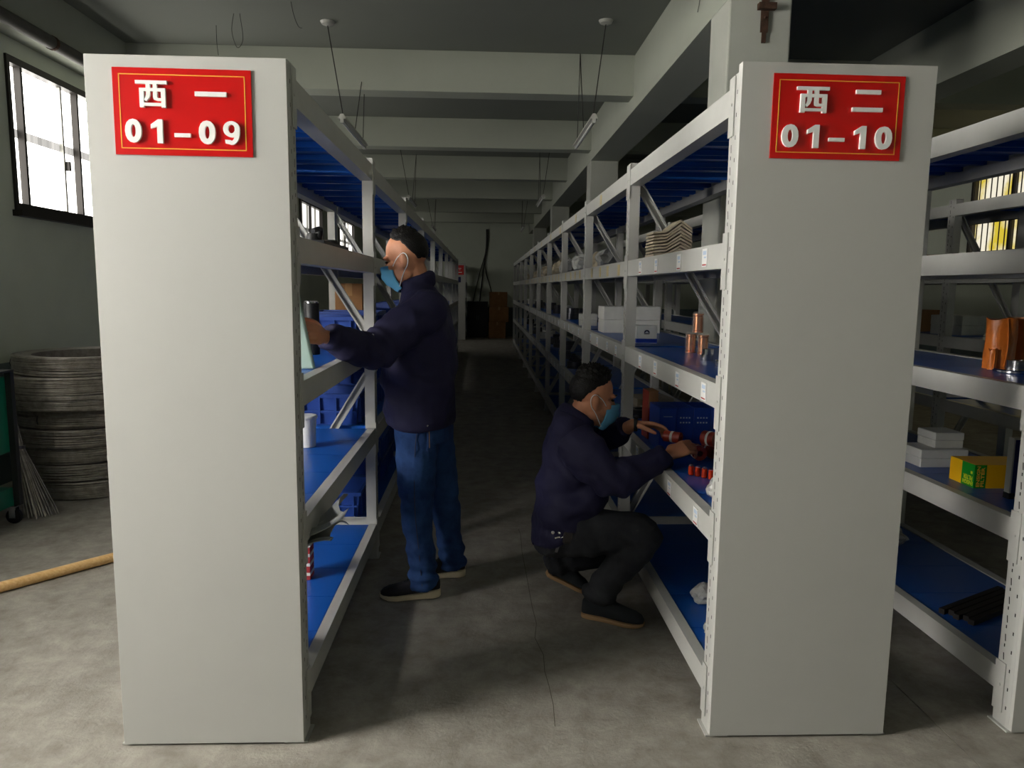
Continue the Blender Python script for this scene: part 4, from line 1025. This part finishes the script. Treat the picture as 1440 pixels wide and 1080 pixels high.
def mask_mesh(P, s):
    m = MB(); nu, nv = 22, 14; pts = []
    for j in range(nv):
        t = j/(nv-1)
        for i in range(nu):
            a = (i/(nu-1)-0.5)*2*1.35
            up = -0.020 - 0.100*t + 0.016*max(0.0, math.cos(a))*(1-t) - 0.012*max(0.0, math.cos(a))*t
            prot = 0.131 - 0.012*abs(t-0.34)*2 - 0.045*max(0, t-0.5)**1.2*2.2
            rad_l = 0.0665 - 0.010*t
            fwd = 0.030 + (prot-0.030)*max(math.cos(a), 0.0)**0.85
            lat = rad_l*math.sin(a)/math.sin(1.35)
            pl_ = 0.0022*math.sin(t*PI*7)*max(0.0, math.cos(a))
            pts.append((lat, fwd+pl_+0.002, up))
    n = nu*nv
    inner = [(a*0.95, b-0.005, d) for a, b, d in pts]
    vs = [P(*p) for p in pts] + [P(*p) for p in inner]; fs_ = []
    for j in range(nv-1):
        for i in range(nu-1):
            q = j*nu+i; fs_.append((q, q+1, q+nu+1, q+nu)); fs_.append((n+q, n+q+nu, n+q+nu+1, n+q+1))
    for i in range(nu-1):
        for q in (i, (nv-1)*nu+i): fs_.append((q, q+1, n+q+1, n+q))
    for j in range(nv-1):
        for q in (j*nu, j*nu+nu-1): fs_.append((q, q+nu, n+q+nu, n+q))
    m.add(vs, fs_); return m

def hand_parts(mb, wrist, d, palm, s=1.0, curl=(0.5, 0.55, 0.6, 0.65), thumb_side=1, thumb_open=0.6, spread=0.1):
    """d = direction of the hand, palm = direction the palm faces; thumb_side = sign along palm x d"""
    d = Vector(d).normalized(); pn = Vector(palm); pn = (pn - d*pn.dot(d)).normalized(); side = pn.cross(d)*thumb_side
    w = Vector(wrist)
    # palm
    rings = []
    for t, hw, ht in ((0.0, 0.026, 0.020), (0.02, 0.030, 0.019), (0.05, 0.038, 0.016), (0.078, 0.041, 0.0145), (0.093, 0.038, 0.012)):
        c = w + d*(t*s); rings.append([c + side*(math.cos(a)*hw*s) + pn*(math.sin(a)*ht*s) for a in [2*PI*k/16 for k in range(16)]])
    mb.loft(rings)
    L = [(0.044, 0.026, 0.020), (0.049, 0.030, 0.021), (0.046, 0.028, 0.020), (0.036, 0.021, 0.018)]
    for k in range(4):
        off = (0.030 - k*0.0195)*s
        p0 = w + d*(0.072*s) + side*off; p = w + d*((0.092-0.004*abs(k-1))*s) + side*off*1.02
        dirv = (d + side*(0.5-k*0.33)*spread*2).normalized()
        pts = [p0, p]; ang = 0.0
        for j, l in enumerate(L[k]):
            ang += curl[k]*(0.9, 1.2, 0.8)[j]
            dv = (dirv*math.cos(ang) + pn*math.sin(ang)); p = p + dv*(l*s); pts.append(p)
        mb.tube(pts, [0.0095*s, 0.0098*s, 0.0090*s, 0.0082*s, 0.0070*s], 10, 3, True)
    b = w + d*(0.018*s) + side*(0.022*s) + pn*(0.006*s)
    a1 = (d*0.62 + side*0.72*thumb_open + pn*0.35).normalized(); a2 = (d*0.85 + side*0.30*thumb_open + pn*0.42).normalized(); a3 = (d*0.92 + side*0.05 + pn*0.45).normalized()
    q1 = b + a1*(0.040*s); q2 = q1 + a2*(0.034*s); q3 = q2 + a3*(0.026*s)
    mb.tube([b, q1, q2, q3], [0.014*s, 0.0125*s, 0.0105*s, 0.0085*s], 10, 3, True)

def torso_rings(spec, lat, n=26):
    """spec: (centre, forward vector, half depth, half width)"""
    rings = []; lat = Vector(lat).normalized()
    for c, f, rd, rw in spec:
        c = Vector(c); f = Vector(f).normalized(); ring = []
        for k in range(n):
            a = 2*PI*k/n; ca, sa = math.cos(a), math.sin(a)
            e = 0.82
            ring.append(c + f*(math.copysign(abs(ca)**e, ca)*rd) + lat*(math.copysign(abs(sa)**e, sa)*rw))
        rings.append(ring)
    return rings

def cloth_fold(axis_pts, amp, freq, seed):
    def fn(p):
        v = amp*(noise.noise(Vector((p.x*freq, p.y*freq, p.z*freq*1.6))+Vector((seed,0,0))) )
        v += amp*0.9*(0.5-abs(noise.noise(Vector((p.x*freq*0.8+p.z*freq*0.9, p.y*freq*0.8, p.z*freq*1.3-p.x*freq*0.7))+Vector((0,seed,3)))) ) 
        for (c, r, a, f2, dr) in axis_pts:      # bunched creases round a joint
            q = p-Vector(c); dd = q.length
            if dd < r:
                k = (1-dd/r)**1.2
                v += 1.7*a*k*math.sin(q.dot(Vector(dr).normalized())*f2 + 2.0*noise.noise(p*9))
        return v
    return fn

def shoe(parent, base, heel, toe, up, kind, lab):
    """heel and toe are points at the bottom of the sole"""
    heel, toe, up = Vector(heel), Vector(toe), Vector(up); d = (toe-heel); Ln = d.length; d.normalize(); up = (up - d*up.dot(d)).normalized(); sd = d.cross(up)
    O = heel - Vector(base)
    F = lambda s_, y_, z_: O + d*(s_*Ln) + sd*y_ + up*z_
    hw = [(0.0, 0.020), (0.03, 0.030), (0.12, 0.036), (0.35, 0.035), (0.55, 0.042), (0.72, 0.049), (0.86, 0.045), (0.95, 0.032), (1.0, 0.014)]
    if kind == 'runner':
        solh = [0.052, 0.050, 0.046, 0.034, 0.030, 0.028, 0.028, 0.030, 0.034]; zlow = [0.012, 0.006, 0, 0, 0, 0, 0.002, 0.010, 0.016]; us, um = 'shoe_black', 'sole_white'
    else:
        solh = [0.024]*9; zlow = [0.004, 0.001, 0, 0, 0, 0, 0.001, 0.005, 0.009]; us, um = 'shoe_suede', 'sole_tan'
    n = 14; rings = []
    for (s_, w_), h_, z_ in zip(hw, solh, zlow):
        w2 = w_*1.08
        rings.append([F(s_, w2*math.copysign(abs(math.cos(2*PI*k/n))**0.45, math.cos(2*PI*k/n)), z_ + (h_-z_)*(0.5+0.5*math.copysign(abs(math.sin(2*PI*k/n))**0.45, math.sin(2*PI*k/n)))) for k in range(n)])
    r = put('shoe', None, parent) if False else None
    topz = [0.085, 0.098, 0.112, 0.112, 0.092, 0.074, 0.066, 0.055, 0.040]
    up_m = MB(); ur = []
    for (s_, w_), h_, tz in zip(hw, solh, topz):
        z0 = h_-0.008
        if s_ < 0.4: wt = w_*0.98
        else: wt = w_
        ring = []
        for k in range(n):
            a = 2*PI*k/n; ca, sa = math.cos(a), math.sin(a)
            zz = z0 + (tz-z0)*(0.5+0.5*math.copysign(abs(sa)**0.75, sa)); ww = wt*math.copysign(abs(ca)**0.7, ca)*(1 - 0.22*max(0, sa))
            ring.append(F(0.008+s_*0.984, ww, zz))
        ur.append(ring)
    up_m.loft(ur)
    so = put('shoe', up_m.mesh('shoe_upper', us, True), parent); so['label'] = lab
    put('sole', MB().loft(rings).mesh('shoe_sole', um, True), so)
    lc = MB()
    for k in range(5):
        s_ = 0.42 + k*0.055; z_ = 0.106 - k*0.0085
        lc.tube([F(s_, -0.024, z_-0.004), F(s_+0.02, 0.0, z_+0.006), F(s_, 0.024, z_-0.004)], 0.0028, 6, 3)
    lc.tube([F(0.42, 0.0, 0.114), F(0.47, 0.03, 0.124), F(0.44, 0.045, 0.108)], 0.0025, 6, 4); lc.tube([F(0.42, 0.0, 0.114), F(0.47, -0.03, 0.122), F(0.45, -0.045, 0.106)], 0.0025, 6, 4)
    put('laces', lc.mesh('laces', 'shoe_black', True), so)
    if kind != 'runner':
        put('eyelets', MB().lathe(F(0.45, -0.030, 0.093), [(0.004, 0), (0.004, 0.003)], 8).lathe(F(0.51, -0.031, 0.085), [(0.004, 0), (0.004, 0.003)], 8).mesh('eyelets', 'silver'), so)['kind'] = 'stuff'

def eyes_brows(root, base, P, s, fr):
    for sd in (-1, 1):
        e = put('eye', MB().ell(P(sd*0.031, 0.083, 0.006)-Vector(base), (0.011*s, 0.007*s, 0.0055*s), fr, 12, 8).mesh('eye', 'eye', True), root)
        put('eyebrow', MB().tube([P(sd*0.014, 0.098, 0.025)-Vector(base), P(sd*0.032, 0.094, 0.031)-Vector(base), P(sd*0.05, 0.078, 0.025)-Vector(base)], [0.003*s, 0.0042*s, 0.0025*s], 7, 4).mesh('eyebrow', 'hair', True), root)

def ear_loop(root, base, P, sd):
    b = Vector(base)
    lo = put('ear_loop', MB().tube([P(sd*0.066, 0.048, -0.022)-b, P(sd*0.074, 0.020, 0.004)-b, P(sd*0.083, -0.018, 0.018)-b, P(sd*0.084, -0.032, -0.004)-b, P(sd*0.081, -0.022, -0.035)-b, P(sd*0.073, 0.006, -0.062)-b, P(sd*0.058, 0.046, -0.112)-b], 0.0022, 6, 5).mesh('ear_loop', 'mask_white', True), root)
    return lo

# ---- the standing man: navy jacket, blue jeans, black runners
B1 = (-0.30, 3.67, 0.0)
man1 = thing('person', 'standing person in navy jacket, blue jeans and blue face mask reaching into the rack', 'person', B1)
HS1 = 1.10
hc1 = Vector((-0.375, 3.665, 1.685)); hf1 = fr_head((-0.93, 0.20, -0.28), 0.02)
body = MB(); P1_ = head_parts(body, hc1, hf1, HS1)
body.tube([P1_(0, -0.02, -0.04), (-0.315, 3.665, 1.56), (-0.30, 3.67, 1.46)], [0.060, 0.060, 0.066], 16, 4)
body.loft(torso_rings([((-0.30, 3.67, 1.50), (-1,0,0), 0.07, 0.10), ((-0.305, 3.67, 1.42), (-1,0,0), 0.11, 0.17), ((-0.305, 3.67, 1.25), (-1,0,0), 0.12, 0.16), ((-0.305, 3.67, 1.05), (-1,0,0), 0.115, 0.15), ((-0.30, 3.67, 0.92), (-1,0,0), 0.115, 0.155)], (0,1,0)))
LSH, LEL, LWR = Vector((-0.265, 3.475, 1.45)), Vector((-0.475, 3.315, 1.275)), Vector((-0.655, 3.075, 1.345))
RSH, REL, RWR = Vector((-0.295, 3.86, 1.45)), Vector((-0.50, 3.80, 1.24)), Vector((-0.58, 3.76, 1.285))
for a, b, c in ((LSH, LEL, LWR), (RSH, REL, RWR)):
    body.tube([a, b, c], [0.050, 0.042, 0.029], 12, 5, True)
hand_parts(body, LWR, (-0.10, -0.97, 0.15), (-0.95, 0.15, 0.0), 1.06, (0.34, 0.36, 0.38, 0.42), 1, 0.7)
hand_parts(body, RWR, (-0.95, -0.1, 0.05), (-0.3, 0.3, -0.9), 1.06, (0.4, 0.4, 0.45, 0.45), 1, 0.7)
legN = [Vector((-0.315, 3.585, 0.93)), Vector((-0.325, 3.57, 0.50)), Vector((-0.285, 3.565, 0.10))]
legF = [Vector((-0.275, 3.755, 0.93)), Vector((-0.205, 3.785, 0.49)), Vector((-0.155, 3.81, 0.10))]
for L in (legN, legF): body.tube(L, [0.078, 0.052, 0.040], 14, 5, True)
finish(remesh(body, 0.0048, 3, 'body'), 'skin', man1, 'body', B1)
hm = hair_mesh(hc1, hf1, HS1, 3.0, 0.062, 'hair', 0.074, -0.062, 0.034)
finish(hm, 'hair', man1, 'hair', B1)
eyes_brows(man1, B1, P1_, HS1, hf1)
mk = put('face_mask', None, man1) if False else None
mk = mask_mesh(lambda a, b, d: P1_(a, b, d)-Vector(B1), HS1).mesh('face_mask', 'mask', True); mko = put('face_mask', mk, man1); mko['label'] = 'pale blue face mask'
for sd in (-1, 1): ear_loop(mko, B1, P1_, sd)
# jacket
jk = MB()
jk.loft(torso_rings([((-0.312, 3.67, 0.875), (-1,0,0), 0.160, 0.215), ((-0.312, 3.67, 0.90), (-1,0,0), 0.166, 0.220), ((-0.315, 3.67, 1.02), (-1,0,0), 0.172, 0.220), ((-0.318, 3.67, 1.16), (-1,0,0), 0.178, 0.222),
    ((-0.312, 3.67, 1.30), (-1,0,0), 0.172, 0.225), ((-0.305, 3.67, 1.40), (-1,0,0), 0.152, 0.222), ((-0.302, 3.67, 1.475), (-1,0,0), 0.115, 0.185), ((-0.308, 3.67, 1.53), (-1,0,0.1), 0.088, 0.115), ((-0.312, 3.667, 1.565), (-1,0,0.2), 0.078, 0.085)], (0,1,0)))
# stand-up collar
cl = [[Vector((-0.318, 3.667, 1.545)) + Vector((-0.080*math.cos(a), 0.080*math.sin(a), 0.0 + 0.022*(-math.cos(a)))) for a in [2*PI*k/24 for k in range(24)]],
      [Vector((-0.322, 3.667, 1.590)) + Vector((-0.074*math.cos(a), 0.076*math.sin(a), 0.0 + 0.026*(-math.cos(a)))) for a in [2*PI*k/24 for k in range(24)]],
      [Vector((-0.324, 3.667, 1.598)) + Vector((-0.066*math.cos(a), 0.068*math.sin(a), 0.0 + 0.026*(-math.cos(a)))) for a in [2*PI*k/24 for k in range(24)]]]
jk.loft(cl)
jk.tube([LSH+Vector((0.01,0.03,0.0)), LSH+Vector((-0.03,-0.02,-0.03)), LEL, LEL.lerp(LWR, 0.5)+Vector((0,0,-0.008)), LWR+Vector((0.012,0.02,0))], [0.096, 0.092, 0.082, 0.070, 0.054], 16, 5)
jk.tube([RSH+Vector((0,-0.03,0)), RSH+Vector((-0.03,0.02,-0.03)), REL, RWR+Vector((0.012,0.02,0))], [0.096, 0.090, 0.078, 0.054], 16, 5)
fold1 = cloth_fold([(LEL, 0.17, 0.0075, 85, (0.6, 0.7, 0.35)), (LSH+Vector((-0.02,-0.02,-0.10)), 0.17, 0.007, 60, (0.5, 0.1, 0.9)), ((-0.42, 3.46, 1.15), 0.22, 0.006, 50, (0.8, 0, 0.6)), (LWR, 0.13, 0.005, 110, (0.4, 0.8, 0.1)),
                    ((-0.25, 3.45, 1.05), 0.2, 0.005, 45, (0.3, 0, 1.0))], 0.022, 6.0, 2.0)
finish(remesh(jk, 0.0075, 2, 'jacket'), 'jacket', man1, 'jacket', B1, fold1)
jo = [o for o in man1.children if o.name.startswith('jacket')][0]; jo['label'] = 'navy work jacket'
b_ = Vector(B1)
for p_, ax in ((Vector((-0.30, 3.447, 0.905)), (0,-1,0)), (Vector((-0.262, 3.449, 0.905)), (0,-1,0)), (LEL+Vector((-0.01, -0.055, 0.063)), (-0.2,-0.7,0.7))):
    put('snap_button', MB().lathe(p_-b_, [(0.0085, 0), (0.0085, 0.003), (0.004, 0.005)], 12, axis=ax).mesh('snap', 'silver', True), jo)
put('hem_band', MB().loft(torso_rings([(Vector((-0.312, 3.67, 0.872))-b_, (-1,0,0), 0.163, 0.219), (Vector((-0.312, 3.67, 0.915))-b_, (-1,0,0), 0.172, 0.227)], (0,1,0)), False).mesh('hem_band', 'jacket', True), jo) if False else None
# jeans
jn = MB()
jn.loft(torso_rings([((-0.298, 3.67, 1.0), (-1,0,0), 0.135, 0.175), ((-0.298, 3.67, 0.90), (-1,0,0), 0.140, 0.185), ((-0.295, 3.67, 0.80), (-1,0,0), 0.135, 0.182)], (0,1,0)))
jn.tube([legN[0]+Vector((0,0.005,-0.02)), (-0.322, 3.578, 0.74), legN[1], (-0.31, 3.567, 0.30), legN[2]+Vector((0,0,-0.035))], [0.112, 0.104, 0.080, 0.068, 0.070], 18, 6)
jn.tube([legF[0]+Vector((0,-0.005,-0.02)), (-0.245, 3.77, 0.74), legF[1], (-0.18, 3.797, 0.30), legF[2]+Vector((0.004,0,-0.035))], [0.112, 0.102, 0.078, 0.068, 0.068], 18, 6)
fold2 = cloth_fold([(legN[1], 0.16, 0.0045, 75, (0.3,0,1)), (legF[1], 0.16, 0.0045, 75, (0.3,0,1)), (legN[2], 0.19, 0.0075, 95, (0.15,0,1)), (legF[2], 0.19, 0.0075, 95, (0.15,0,1)), ((-0.30,3.5,0.82), 0.18, 0.0035, 60, (1,0,0.8))], 0.010, 7.0, 5.0)
finish(remesh(jn, 0.0075, 2, 'jeans'), 'jeans', man1, 'jeans', B1, fold2)
jno = [o for o in man1.children if o.name.startswith('jeans')][0]; jno['label'] = 'blue denim jeans'
sm = MB()
sm.tube([Vector((-0.31, 3.462, 0.88))-b_, Vector((-0.322, 3.474, 0.74))-b_, Vector((-0.325, 3.489, 0.50))-b_, Vector((-0.31, 3.497, 0.30))-b_, Vector((-0.29, 3.494, 0.08))-b_], 0.0022, 6, 6)
put('seam', sm.mesh('seam', 'dark_print', True), jno)
def patch(src, pred, off, name, material, parent):
    me = src.data; vs, fs_, idx = [], [], {}
    for p in me.polygons:
        c = p.center
        if pred(c, p.normal):
            f = []
            for k in p.vertices:
                if k not in idx: idx[k] = len(vs); vs.append(me.vertices[k].co + me.vertices[k].normal*off)
                f.append(idx[k])
            fs_.append(f)
    m = bpy.data.meshes.new(name); m.from_pydata(vs, [], fs_); m.materials.append(M[material]); m.polygons.foreach_set('use_smooth', [True]*len(fs_))
    o = put(name, m, parent); q = o.modifiers.new('thick', 'SOLIDIFY'); q.thickness = 0.004; q.offset = -1; return o
patch(jno, lambda c, n_: 0.035 < c.x < 0.12 and 0.765 < c.z < 0.875 and n_.y < -0.45 and c.y < -0.05, 0.003, 'back_pocket', 'jeans', jno)
put('stitching', MB().tube([Vector((-0.252, 3.466, 0.875))-b_, Vector((-0.25, 3.464, 0.79))-b_], 0.002, 6).mesh('stitching', 'stitch'), jno)
shoe(man1, B1, (-0.205, 3.575, 0.0), (-0.505, 3.545, 0.0), (0,0,1), 'runner', 'black knit runner with chunky pale sole')
shoe(man1, B1, (-0.085, 3.835, 0.0), (-0.385, 3.83, 0.0), (0,0,1), 'runner', 'black knit runner with chunky pale sole')

# ---- the crouching man: navy jacket, black jeans, charcoal shoes
B2 = (0.45, 3.42, 0.0)
man2 = thing('person', 'crouching person in navy jacket and black jeans sorting red rolls on the shelf', 'person', B2)
HS2 = 1.08; b2 = Vector(B2)
hc2 = Vector((0.518, 3.42, 1.045)); hf2 = fr_head((0.95, 0.14, -0.20), -0.03)
body = MB(); P2_ = head_parts(body, hc2, hf2, HS2)
body.tube([P2_(0, -0.02, -0.04), (0.458, 3.42, 0.945), (0.43, 3.42, 0.87)], [0.060, 0.062, 0.066], 16, 4)
body.loft(torso_rings([((0.43, 3.42, 0.90), (0.9,0,-0.3), 0.07, 0.10), ((0.43, 3.42, 0.83), (0.95,0,-0.3), 0.11, 0.17), ((0.44, 3.43, 0.68), (1,0,-0.1), 0.12, 0.155), ((0.42, 3.43, 0.52), (1,0,0.1), 0.115, 0.15), ((0.39, 3.43, 0.42), (1,0,0.3), 0.11, 0.155)], (0,1,0)))
RSH2, REL2, RWR2 = Vector((0.425, 3.235, 0.865)), Vector((0.555, 3.13, 0.725)), Vector((0.835, 3.215, 0.815))
LSH2, LEL2, LWR2 = Vector((0.47, 3.60, 0.88)), Vector((0.60, 3.63, 0.80)), Vector((0.725, 3.45, 0.912))
for a, b, c in ((RSH2, REL2, RWR2), (LSH2, LEL2, LWR2)): body.tube([a, b, c], [0.050, 0.042, 0.029], 12, 5, True)
hand_parts(body, RWR2, (0.90, 0.28, 0.32), (0.0, 0.55, -0.8), 1.05, (0.42, 0.46, 0.50, 0.55), -1, 0.8)
hand_parts(body, LWR2, (0.93, -0.22, 0.02), (0.1, -0.35, -0.9), 1.05, (0.36, 0.42, 0.46, 0.5), 1, 0.9)
legR = [Vector((0.375, 3.345, 0.42)), Vector((0.735, 3.215, 0.455)), Vector((0.545, 3.315, 0.11))]
legL = [Vector((0.385, 3.52, 0.41)), Vector((0.73, 3.62, 0.30)), Vector((0.375, 3.58, 0.165))]
for L in (legR, legL): body.tube(L, [0.080, 0.054, 0.040], 14, 6, True)
finish(remesh(body, 0.0048, 3, 'body'), 'skin', man2, 'body', B2)
finish(hair_mesh(hc2, hf2, HS2, 8.0, 0.045, 'hair', 0.066, -0.068, 0.010), 'hair', man2, 'hair', B2)
eyes_brows(man2, B2, P2_, HS2, hf2)
mko2 = put('face_mask', mask_mesh(lambda a, b, d: P2_(a, b, d)-b2, HS2).mesh('face_mask', 'mask', True), man2); mko2['label'] = 'pale blue face mask'
for sd in (-1, 1): ear_loop(mko2, B2, P2_, sd)
jk = MB()
jk.loft(torso_rings([((0.375, 3.43, 0.395), (1,0,0.35), 0.140, 0.205), ((0.39, 3.43, 0.45), (1,0,0.25), 0.155, 0.215), ((0.43, 3.43, 0.55), (1,0,0.1), 0.165, 0.220), ((0.455, 3.43, 0.68), (1,0,-0.05), 0.170, 0.222),
    ((0.45, 3.425, 0.78), (1,0,-0.15), 0.158, 0.222), ((0.44, 3.42, 0.855), (1,0,-0.3), 0.130, 0.205), ((0.438, 3.42, 0.905), (1,0,-0.4), 0.100, 0.150), ((0.445, 3.42, 0.94), (1,0,-0.45), 0.082, 0.088)], (0,1,0)))
cl = []
for (cx, cz, ra) in ((0.447, 0.925, 0.082), (0.457, 0.962, 0.076), (0.459, 0.970, 0.068)):
    cl.append([Vector((cx + ra*math.cos(a), 3.42 + ra*math.sin(a), cz - 0.030*math.cos(a))) for a in [2*PI*k/24 for k in range(24)]])
jk.loft(cl)
jk.tube([RSH2+Vector((0,0.03,0)), RSH2+Vector((0.03,-0.01,-0.03)), REL2, REL2.lerp(RWR2, 0.5)+Vector((0,0,-0.006)), RWR2+Vector((-0.015,-0.005,-0.004))], [0.100, 0.095, 0.084, 0.068, 0.050], 16, 5)
jk.tube([LSH2+Vector((0,-0.03,0)), LSH2+Vector((0.03,0.01,-0.02)), LEL2, LWR2+Vector((-0.035,0.045,-0.02))], [0.098, 0.090, 0.072, 0.047], 16, 5)
fold3 = cloth_fold([(REL2, 0.16, 0.009, 75, (0.8, 0, 0.45)), (RSH2+Vector((0.05,0,-0.12)), 0.20, 0.008, 58, (0.5, 0, 0.85)), ((0.42, 3.25, 0.60), 0.24, 0.010, 48, (0.45, 0, -0.95)), ((0.38, 3.25, 0.46), 0.2, 0.007, 60, (0.4, 0, 0.95)), (RWR2, 0.12, 0.005, 110, (1, 0, 0))], 0.023, 6.0, 11.0)
jo2 = finish(remesh(jk, 0.0075, 2, 'jacket'), 'jacket', man2, 'jacket', B2, fold3); jo2['label'] = 'navy work jacket'
put('snap_button', MB().lathe(RWR2+Vector((-0.045, -0.052, -0.002))-b2, [(0.007, 0), (0.007, 0.003), (0.003, 0.005)], 12, axis=(0,-1,0)).mesh('snap', 'silver', True), jo2)
for p_ in (Vector((0.355, 3.232, 0.452)), Vector((0.325, 3.236, 0.45))):
    put('snap_button', MB().lathe(p_-b2, [(0.008, 0), (0.008, 0.004), (0.004, 0.006)], 12, axis=(-0.1,-1,0)).mesh('snap', 'silver', True), jo2)
jn = MB()
jn.loft(torso_rings([((0.405, 3.43, 0.53), (1,0,0.2), 0.120, 0.165), ((0.375, 3.43, 0.44), (1,0,0.4), 0.135, 0.190), ((0.365, 3.43, 0.36), (1,0,0.5), 0.115, 0.175), ((0.375, 3.43, 0.315), (1,0,0.5), 0.07, 0.13)], (0,1,0)))
jn.tube([legR[0]+Vector((0.0,0.01,-0.02)), (0.50, 3.30, 0.425), (0.62, 3.26, 0.445), legR[1]+Vector((0.005,0,0)), (0.69, 3.24, 0.36), (0.61, 3.28, 0.22), legR[2]+Vector((0,0,-0.005))], [0.112, 0.112, 0.098, 0.078, 0.080, 0.072, 0.068], 18, 6)
jn.tube([legL[0]+Vector((0,-0.01,-0.03)), (0.53, 3.56, 0.345), (0.66, 3.60, 0.31), legL[1], (0.62, 3.61, 0.22), (0.50, 3.60, 0.20), legL[2]+Vector((-0.035,0,-0.012))], [0.108, 0.100, 0.086, 0.068, 0.070, 0.070, 0.062], 18, 6)
fold4 = cloth_fold([(legR[1]+Vector((-0.06,0,-0.06)), 0.15, 0.007, 80, (0.7, 0, 0.7)), (legR[2], 0.17, 0.008, 85, (0.35,0,0.9)), ((0.46, 3.24, 0.42), 0.17, 0.006, 70, (0.9,0,0.4)), (legL[2], 0.15, 0.006, 90, (1,0,0.3))], 0.011, 7.0, 17.0)
jno2 = finish(remesh(jn, 0.0075, 2, 'jeans'), 'jeans_black', man2, 'jeans', B2, fold4); jno2['label'] = 'black denim jeans'
shoe(man2, B2, (0.485, 3.345, 0.0), (0.755, 3.215, 0.0), (0,0,1), 'derby', 'charcoal suede shoe with thin tan sole')
shoe(man2, B2, (0.325, 3.565, 0.115), (0.535, 3.575, 0.012), (0.42, 0, 0.9), 'derby', 'charcoal suede shoe with raised heel')
# watch on the far wrist
wd = (LWR2-LEL2).normalized(); wp = LWR2 - b2 + Vector((0.006, -0.008, 0.002))
wt = put('watch', MB().lathe(wp - Vector((0.93,-0.22,0.02)).normalized()*0.007, [(0.033, 0), (0.0345, 0.003), (0.0345, 0.013), (0.033, 0.016)], 20, axis=(0.93,-0.22,0.02)).mesh('watch_strap', 'black', True), man2); wt['label'] = 'black wristwatch'
put('watch_case', MB().lathe(wp + Vector((0, -0.006, 0.032)), [(0.012, 0), (0.013, 0.003), (0.013, 0.008), (0.011, 0.01)], 16, axis=(0.05,-0.3,1)).mesh('watch_case', 'steel_dark', True), wt)
# keys and pouch on the belt
kp = put('key_pouch', MB().obox(Vector((0.395, 3.222, 0.435))-b2, (0.97,0.1,-0.15), (0,1,0), (0.15,0,0.97), 0.024, 0.012, 0.034).mesh('key_pouch', 'leather'), man2); bevel(kp, 0.008, 3)
put('strap', MB().tube([Vector((0.42, 3.222, 0.46))-b2, Vector((0.437, 3.215, 0.43))-b2, Vector((0.425, 3.218, 0.40))-b2], 0.004, 8, 4).mesh('pouch_strap', 'leather', True), kp)
put('key', MB().obox(Vector((0.345, 3.226, 0.427))-b2, (1,0,0.2), (0,1,0), (-0.2,0,1), 0.012, 0.002, 0.006).tube([Vector((0.36, 3.226, 0.425))-b2, Vector((0.385, 3.224, 0.44))-b2], 0.003, 6).mesh('key', 'silver', True), kp)
put('key', MB().obox(Vector((0.345, 3.228, 0.372))-b2, (0.3,0,1), (0,1,0), (1,0,-0.3), 0.014, 0.002, 0.006).mesh('key', 'steel_dark'), kp)
# the red roll he is holding
hr = thing('red_roll', 'dark red roll held between the crouching man\'s hands', 'roll', (0.885, 3.335, 0.875))
put('roll', MB().ring((0,0,-0.04), 0.026, 0.010, 0.08, 18).mesh('held_roll', 'red_dark', True), hr, (0,0,0), (0.3, PI/2, -0.4))
put('band', MB().ring((0,0,-0.006), 0.0268, 0.0255, 0.012, 18).mesh('roll_band', 'white_card'), hr, (0,0,0), (0.3, PI/2, -0.4))
